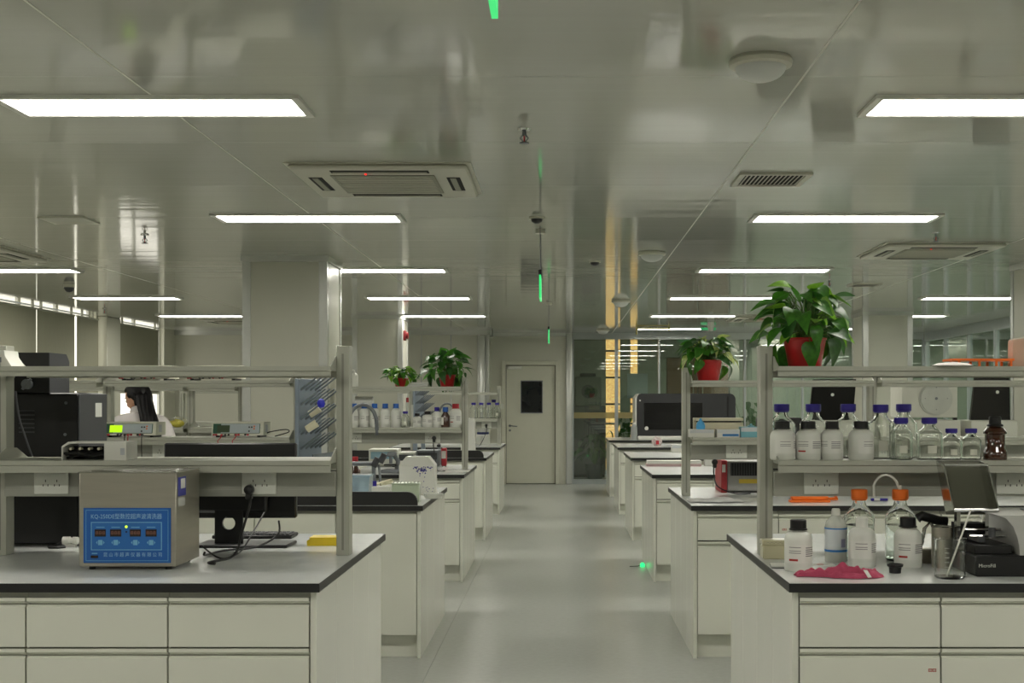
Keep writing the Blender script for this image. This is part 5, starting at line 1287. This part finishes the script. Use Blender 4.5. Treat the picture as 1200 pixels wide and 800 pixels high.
part('body', MB().box(-8*s, 7*s, 0, 0.16, 0, 0.14, bev=0.008), wplast, t); part('blue_bar', MB().box(-7*s, 7*s, -0.02, 0.0, 0.14, 0.17, bev=0.006).box(-5*s, 5*s, 0, 0.1, 0.14, 0.15), M('navy', (44, 54, 104), 0.4), t)

# --- floor light at the bench foot
t = thing('floor_indicator', 'small green glowing indicator lamp on wires at a bench foot', 'indicator', (AR-0.03, D(664, 0.0), 0.0))
part('wire', MB().tube([(-0.11, 0.0, 0.004), (-0.04, 0.01, 0.006), (0.0, 0, 0.02), (0.02, 0.05, 0.004)], 0.003, 6), black, t)
part('lens', MB().lathe([(0, 0), (0.02, 0), (0.022, 0.02), (0.014, 0.035), (0, 0.04)], n=14), M('led_green', (40, 220, 120), 0.3, emit=(50, 240, 130), strength=0.35), t)

# ---------------------------------------------------------------- plants
def leaf_mesh(name, mat, L, W, curl, fold):
    m = MB(); n = 7
    rows_ = []
    for i in range(n+1):
        t = i/n
        wd = W*math.sin(PI*min(1, (t*0.93+0.07))**0.72)*(1-0.12*t)
        if i == n: wd = 0
        y = L*t; z = -curl*L*t*t
        rows_.append((wd, y, z))
    vs_ = []
    for wd, y, z in rows_:
        if wd == 0: vs_.append([m.bm.verts.new((0, y, z))])
        else: vs_.append([m.bm.verts.new((-wd, y-0.0, z+fold*wd)), m.bm.verts.new((0, y, z)), m.bm.verts.new((wd, y, z+fold*wd))])
    for A, B in zip(vs_[:-1], vs_[1:]):
        if len(B) == 3:
            m.bm.faces.new((A[0], A[1], B[1], B[0])); m.bm.faces.new((A[1], A[2], B[2], B[1]))
        else:
            m.bm.faces.new((A[0], A[1], B[0])); m.bm.faces.new((A[1], A[2], B[0]))
    return m.mesh(name, mat, angle=70)
LEAF = {}
for mi in range(4):
    for ci, cu in enumerate((0.15, 0.5, 0.9)):
        LEAF[(mi, ci)] = leaf_mesh('leaf', leafm[mi], 1.0, 0.40, cu, 0.22)
def plant(loc, pr, ph, spread, top, nleaf, ll, label, seed, mix, trail=0, tall=0):
    rnd = random.Random(seed)
    t = thing('potted_plant', label, 'plant', loc)
    part('pot', MB().lathe([(0, 0), (pr*0.74, 0), (pr*0.78, 0.004), (pr, ph*0.93), (pr*1.04, ph*0.94), (pr*1.04, ph), (pr*0.95, ph), (pr*0.92, ph*0.86), (0, ph*0.86)], n=30), redpot, t)
    part('soil', MB().lathe([(0, ph*0.88), (pr*0.92, ph*0.88)], n=24), soil, t)
    st = MB()
    def one(a, rr, hh, size, mi, ci, droop):
        base = Vector((rnd.uniform(-.4, .4)*pr, rnd.uniform(-.4, .4)*pr, ph*0.88))
        tip = Vector((math.cos(a)*rr, math.sin(a)*rr*0.8, hh))
        mid = (base+tip)/2 + Vector((0, 0, max(0.02, (hh-ph)*0.25+0.02)))
        pts = [base, base*0.55+mid*0.45+Vector((0, 0, 0.01)), mid, mid*0.4+tip*0.6+Vector((0, 0, 0.012)), tip]
        st.tube(pts, 0.0028, 5, 0.0018)
        o = link('leaf', LEAF[(mi, ci)], t)
        yaw = a - PI/2 + rnd.uniform(-.5, .5)
        o.matrix_basis = Matrix.Translation(tip) @ Euler((droop, rnd.uniform(-.5, .5), yaw), 'XYZ').to_matrix().to_4x4() @ Matrix.Diagonal((size*rnd.uniform(.85, 1.15), size, size, 1))
    for k in range(nleaf):
        a = 2*PI*k*0.618 + rnd.uniform(-.3, .3)
        q = (k+0.5)/nleaf
        rr = spread*(0.25 + 0.55*math.sqrt(q))*rnd.uniform(.8, 1.1)
        hh = ph + (top-ph)*(1-q**1.7)*rnd.uniform(.65, .95) + 0.01
        one(a, rr, hh, ll*rnd.uniform(.75, 1.15), rnd.choice(mix), rnd.randrange(3), rnd.uniform(-0.5, 0.55) - 0.55*q)
    for k in range(trail):
        a = rnd.uniform(0, 2*PI)
        one(a, spread*rnd.uniform(.6, .75), ph*rnd.uniform(.7, 1.0), ll, rnd.choice(mix), 2, -1.0)
    for k in range(tall):
        one(rnd.uniform(0, 6), spread*0.12, top*0.82, ll*1.05, 0, 0, 1.1)
    part('stems', st, stemm, t)
    return t
plant((X(943, 4.72), 4.72, US), 0.078, 0.108, 0.185, 0.30, 62, 0.088, 'large leafy pothos in a red pot on the shelf above the blue capped bottles', 11, (0, 0, 1, 1, 2), 7, 2)
plant((X(830, 7.7), 7.7, US), 0.082, 0.125, 0.185, 0.26, 70, 0.075, 'round bushy pothos plant in a red pot on the shelf above the cartons', 5, (0, 1, 1, 0, 3), 6, 1)
plant((X(470, YC[2]), YC[2], US), 0.062, 0.072, 0.165, 0.165, 52, 0.062, 'low spreading bright green plant in a small red pot beside the folded towel', 8, (2, 2, 0, 1), 6, 0)
plant((X(524, YC[2]), YC[2], US), 0.07, 0.10, 0.20, 0.31, 56, 0.10, 'tall dark leaved plant in a red pot near the rack post', 21, (1, 1, 0, 0), 9, 2)
def shrub(loc, h, label, seed):
    rnd = random.Random(seed)
    t = thing('potted_shrub', label, 'plant', loc)
    part('pot', MB().lathe([(0, 0), (0.13, 0), (0.17, 0.3), (0.155, 0.3), (0.15, 0.27), (0, 0.27)], n=20), dgrey, t)
    st = MB()
    for k in range(26):
        a = rnd.uniform(0, 6.28); hh = h*rnd.uniform(.45, 1.0); rr = rnd.uniform(.05, .3)
        tip = Vector((rr*math.cos(a), rr*math.sin(a), hh))
        st.tube([(0, 0, 0.27), (tip.x*0.3, tip.y*0.3, hh*0.6+0.1), tip], 0.006, 5, 0.003)
        o = link('leaf', LEAF[(1, rnd.randrange(3))], t)
        o.matrix_basis = Matrix.Translation(tip) @ Euler((rnd.uniform(-1, .3), rnd.uniform(-.5, .5), a-PI/2), 'XYZ').to_matrix().to_4x4() @ Matrix.Scale(rnd.uniform(.14, .2), 4)
    part('stems', st, stemm, t)
shrub((1.25, 22.9, 0), 1.3, 'dark potted shrub behind the glass in front of the warm lit windows', 3)
shrub((X(876, 22.9), 22.9, 0), 1.45, 'dark potted shrub behind the glass beside the big black instrument', 6)
shrub((0.62, 23.0, 0), 0.9, 'low dark potted shrub behind the first glass bay', 9)

# ---------------------------------------------------------------- person
def skinned(verts, edges, radii, root=0, sub=2):
    me = bpy.data.meshes.new('sk'); me.from_pydata([tuple(v) for v in verts], edges, [])
    o = bpy.data.objects.new('sk', me); C.objects.link(o)
    sk = o.modifiers.new('skin', 'SKIN')
    for i, sv in enumerate(me.skin_vertices[0].data):
        r = radii[i]; sv.radius = r if isinstance(r, tuple) else (r, r); sv.use_root = (i == root)
    ss = o.modifiers.new('sub', 'SUBSURF'); ss.levels = sub; ss.render_levels = sub
    bpy.context.view_layer.update()
    m2 = bpy.data.meshes.new_from_object(o.evaluated_get(bpy.context.evaluated_depsgraph_get()))
    bpy.data.objects.remove(o)
    return m2
def head_bm(bm, mtx):
    """head with its face towards +x, centre of the skull at the origin"""
    tmp = bmesh.new(); bmesh.ops.create_icosphere(tmp, subdivisions=5, radius=1.0)
    for v in tmp.verts:
        x, y, z = v.co
        fx = max(0.0, x)
        p = Vector((x*0.094, y*0.074, z*0.112))
        if z < 0:
            k = -z
            p.y *= 1 - 0.32*k*k
            p.x = p.x*(1-0.1*k) + 0.012*k*fx
            if x < 0: p.z *= 1 - 0.25*min(1, -x*1.5)
        if x > 0.3:
            g = lambda cy, cz, sy, sz: math.exp(-((y-cy)/sy)**2 - ((z-cz)/sz)**2)
            p.x += 0.020*g(0, -0.18, 0.12, 0.2) + 0.008*g(0, 0.05, 0.08, 0.25)      # nose and bridge
            p.x -= 0.009*(g(0.38, 0.06, 0.2, 0.14) + g(-0.38, 0.06, 0.2, 0.14))      # eye sockets
            p.x += 0.005*(g(0.38, 0.04, 0.11, 0.07) + g(-0.38, 0.04, 0.11, 0.07))    # eyelids
            p.x += 0.007*g(0, -0.50, 0.24, 0.07) + 0.005*g(0, -0.62, 0.2, 0.06) - 0.004*g(0, -0.56, 0.22, 0.03)  # lips
            p.x += 0.008*g(0, -0.85, 0.25, 0.16)                                      # chin
        v.co = mtx @ p
    me = bpy.data.meshes.new('h'); tmp.to_mesh(me); tmp.free()
    bm.from_mesh(me); bpy.data.meshes.remove(me)
def person(loc, rz):
    # local frame: figure faces +x, stands on z = 0, left is +y
    t = thing('person', 'person with long straight black hair in a white lab coat, head bowed, between two benches', 'person', loc, rz)
    V, E, Rr = [], [], []
    def add(p, r, parent=None):
        V.append(p); Rr.append(r)
        if parent is not None: E.append((parent, len(V)-1))
        return len(V)-1
    pel = add((0, 0, 0.86), (0.13, 0.10))
    w1 = add((0.02, 0, 1.0), (0.115, 0.085), pel)
    ch = add((0.05, 0, 1.16), (0.125, 0.09), w1)
    up = add((0.07, 0, 1.265), (0.10, 0.07), ch)
    nk = add((0.10, 0, 1.325), 0.05, up)
    n2 = add((0.125, 0, 1.38), 0.047, nk)
    for s in (1, -1):
        sh = add((0.07, s*0.165, 1.245), 0.055, up)
        el = add((0.14, s*0.215, 1.0), 0.043, sh)
        fa = add((0.25, s*0.19, 0.97), 0.037, el)
        wr = add((0.37, s*0.13, 0.96), 0.026, fa)
        hp = add((-0.01, s*0.09, 0.80), 0.085, pel)
        kn = add((0.01, s*0.095, 0.46), 0.058, hp)
        an = add((-0.02, s*0.095, 0.10), 0.040, kn)
        he = add((-0.01, s*0.095, 0.045), 0.038, an)
        to = add((0.13, s*0.10, 0.03), 0.028, he)
    body = skinned(V, E, Rr)
    bm = bmesh.new(); bm.from_mesh(body); bpy.data.meshes.remove(body)
    HM = Matrix.Translation((0.14, 0.012, 1.45)) @ Matrix.Rotation(R(48), 4, 'Z') @ Matrix.Rotation(R(22), 4, 'Y')
    head_bm(bm, HM)
    for s in (1, -1):   # ears
        tmp = bmesh.new(); bmesh.ops.create_icosphere(tmp, subdivisions=3, radius=1)
        for v in tmp.verts:
            x, y, z = v.co
            dent = 0.35*math.exp(-(x*x+z*z)/0.25) if s*y > 0 else 0
            v.co = HM @ Vector((-0.012+x*0.018, s*(0.071+abs(y)*0.009*(1-dent)) if s*y > 0 else s*0.066, -0.012+z*0.031))
        me = bpy.data.meshes.new('e'); tmp.to_mesh(me); tmp.free(); bm.from_mesh(me); bpy.data.meshes.remove(me)
    # hands: palm and five fingers each
    for s in (1, -1):
        hv, he_, hr = [], [], []
        def ah(p, r, parent=None):
            hv.append(p); hr.append(r)
            if parent is not None: he_.append((parent, len(hv)-1))
            return len(hv)-1
        a = ah((0.365, s*0.132, 0.96), (0.024, 0.018)); b = ah((0.40, s*0.118, 0.957), (0.034, 0.016), a); c_ = ah((0.44, s*0.105, 0.952), (0.036, 0.014), b)
        m2 = skinned(hv, he_, hr); bm.from_mesh(m2); bpy.data.meshes.remove(m2)
        for k, ln in enumerate((0.062, 0.072, 0.068, 0.052)):
            oy = (k-1.5)*0.019
            p0 = Vector((0.445, s*0.105 - s*oy, 0.952))
            p1 = p0 + Vector((ln*0.45, 0, 0.004)); p2 = p1 + Vector((ln*0.35, 0, -0.018)); p3 = p2 + Vector((ln*0.18, 0, -0.022))
            m2 = skinned([p0, p1, p2, p3], [(0, 1), (1, 2), (2, 3)], [0.0095, 0.009, 0.0085, 0.0075], sub=1); bm.from_mesh(m2); bpy.data.meshes.remove(m2)
        p0 = Vector((0.405, s*0.092, 0.95)); p1 = p0 + Vector((0.03, -s*0.026, -0.008)); p2 = p1 + Vector((0.028, -s*0.008, -0.014))
        m2 = skinned([p0, p1, p2], [(0, 1), (1, 2)], [0.012, 0.0105, 0.009], sub=1); bm.from_mesh(m2); bpy.data.meshes.remove(m2)
    me = bpy.data.meshes.new('body'); bm.to_mesh(me); bm.free()
    o = bpy.data.objects.new('body_tmp', me); C.objects.link(o)
    rm_ = o.modifiers.new('rm', 'REMESH'); rm_.mode = 'VOXEL'; rm_.voxel_size = 0.0055
    sm_ = o.modifiers.new('sm', 'SMOOTH'); sm_.iterations = 2; sm_.factor = 0.4
    bpy.context.view_layer.update()
    m3 = bpy.data.meshes.new_from_object(o.evaluated_get(bpy.context.evaluated_depsgraph_get()))
    bpy.data.objects.remove(o)
    m3.materials.clear(); m3.materials.append(M('skin', (196, 150, 122), 0.5, var=0.04, sub=0.1))
    for p in m3.polygons: p.use_smooth = True
    link('body', m3, t)
    # eyes and brows
    for s in (1, -1):
        e = MB(); bmesh.ops.create_uvsphere(e.bm, u_segments=12, v_segments=8, radius=0.0115); e.xform(HM @ Matrix.Translation((0.079, s*0.029, 0.004)))
        part('eye', e, M('eye_white', (220, 218, 212), 0.2), t)
        part('eyebrow', MB().tube([HM @ Vector((0.085, s*0.012, 0.028)), HM @ Vector((0.086, s*0.03, 0.033)), HM @ Vector((0.075, s*0.048, 0.027))], 0.003, 6), M('hair_black', (7, 5, 6), 0.5, spec=0.25, var=0.3, scale=40), t)
    # coat
    coatm = M('lab_coat', (210, 204, 202), 0.8, var=0.03, scale=20)
    V, E, Rr = [], [], []
    a = add((-0.02, 0, 0.52), (0.20, 0.155)); b = add((0, 0, 0.80), (0.175, 0.135), a); c_ = add((0.02, 0, 1.0), (0.148, 0.112), b)
    d_ = add((0.05, 0, 1.15), (0.152, 0.115), c_); e_ = add((0.068, 0, 1.268), (0.14, 0.12), d_); f_ = add((0.088, 0, 1.33), (0.075, 0.07), e_)
    for s in (1, -1):
        sh = add((0.066, s*0.165, 1.245), 0.085, e_); el = add((0.14, s*0.222, 1.0), 0.062, sh); fa = add((0.25, s*0.195, 0.972), 0.054, el); wr = add((0.345, s*0.14, 0.962), 0.045, fa)
    cm = skinned(V, E, Rr); cm.materials.clear(); cm.materials.append(coatm)
    for p in cm.polygons: p.use_smooth = True
    coat = link('lab_coat', cm, t)
    col_ = MB().lathe([(0.066, 0.0), (0.072, 0.03), (0.062, 0.055), (0.058, 0.05), (0.066, 0.028), (0.06, 0)], (0, 0, 0), 20)
    col_.xform(Matrix.Translation((0.092, 0, 1.325)) @ Matrix.Rotation(R(18), 4, 'Y'))
    part('collar', col_, coatm, coat)
    # hair: cap following the skull plus a long straight sheet down the back
    hm_ = M('hair_black', (7, 5, 6), 0.5, spec=0.25, var=0.3, scale=40)
    hb = bmesh.new(); bmesh.ops.create_icosphere(hb, subdivisions=4, radius=1.0)
    dele = []
    for v in hb.verts:
        x, y, z = v.co
        face = x > 0.30 and z < 0.55 or (x > -0.02 and z < -0.05 and x > -0.45*abs(z))
        if face: dele.append(v)
        k = 1.09
        p = Vector((x*0.094*k-0.003, y*0.074*k*1.04, z*0.112*k+0.002))
        if z < 0: p.y *= 1-0.1*z*z
        v.co = HM @ p
    bmesh.ops.delete(hb, geom=dele, context='VERTS')
    me = bpy.data.meshes.new('hair'); hb.to_mesh(me); hb.free(); me.materials.append(hm_)
    for p in me.polygons: p.use_smooth = True
    h = link('hair', me, t)
    so = h.modifiers.new('thick', 'SOLIDIFY'); so.thickness = 0.010; so.offset = 0
    def sheet(u, v):
        # u across (left to right), v from crown to tips
        a = (u-0.5)*PI*0.8
        top = HM @ Vector((-0.098*math.cos(a)+0.0, 0.080*math.sin(a), 0.035-0.02*math.cos(a)))
        bot = Vector((-0.115-0.02*math.cos(a*1.2), 0.05*math.sin(a)-0.085, 1.02+0.012*math.sin(17*u)))
        midp = Vector((-0.035-0.05*math.cos(a), 0.066*math.sin(a)-0.055, 1.28))
        if v < 0.4: q = v/0.4; p = top.lerp(midp, q)
        else: q = (v-0.4)/0.6; p = midp.lerp(bot, q)
        return p + Vector((0.004*math.sin(29*u), 0.002*math.sin(23*u), 0))
    sm2 = MB().grid(sheet, 28, 16)
    h2 = part('long_hair', sm2, hm_, t, angle=80)
    so = h2.modifiers.new('thick', 'SOLIDIFY'); so.thickness = 0.016; so.offset = 0
    # trousers and shoes
    trm = M('trousers', (40, 42, 52), 0.8)
    for s in (1, -1):
        part('trouser_leg', MB().lathe([(0.062, 0.07), (0.066, 0.3), (0.075, 0.5), (0.1, 0.78)], (0, s*0.095, 0), 18), trm, t)
        part('shoe', MB().prism([(-0.07, 0), (0.18, 0), (0.185, 0.03), (0.12, 0.06), (0.03, 0.095), (-0.06, 0.095)], 'y', s*0.098-0.045, s*0.098+0.045), wplast, t, bev=0.012)
    return t
person((X(168, 9.2), 9.15, 0.0), R(112))
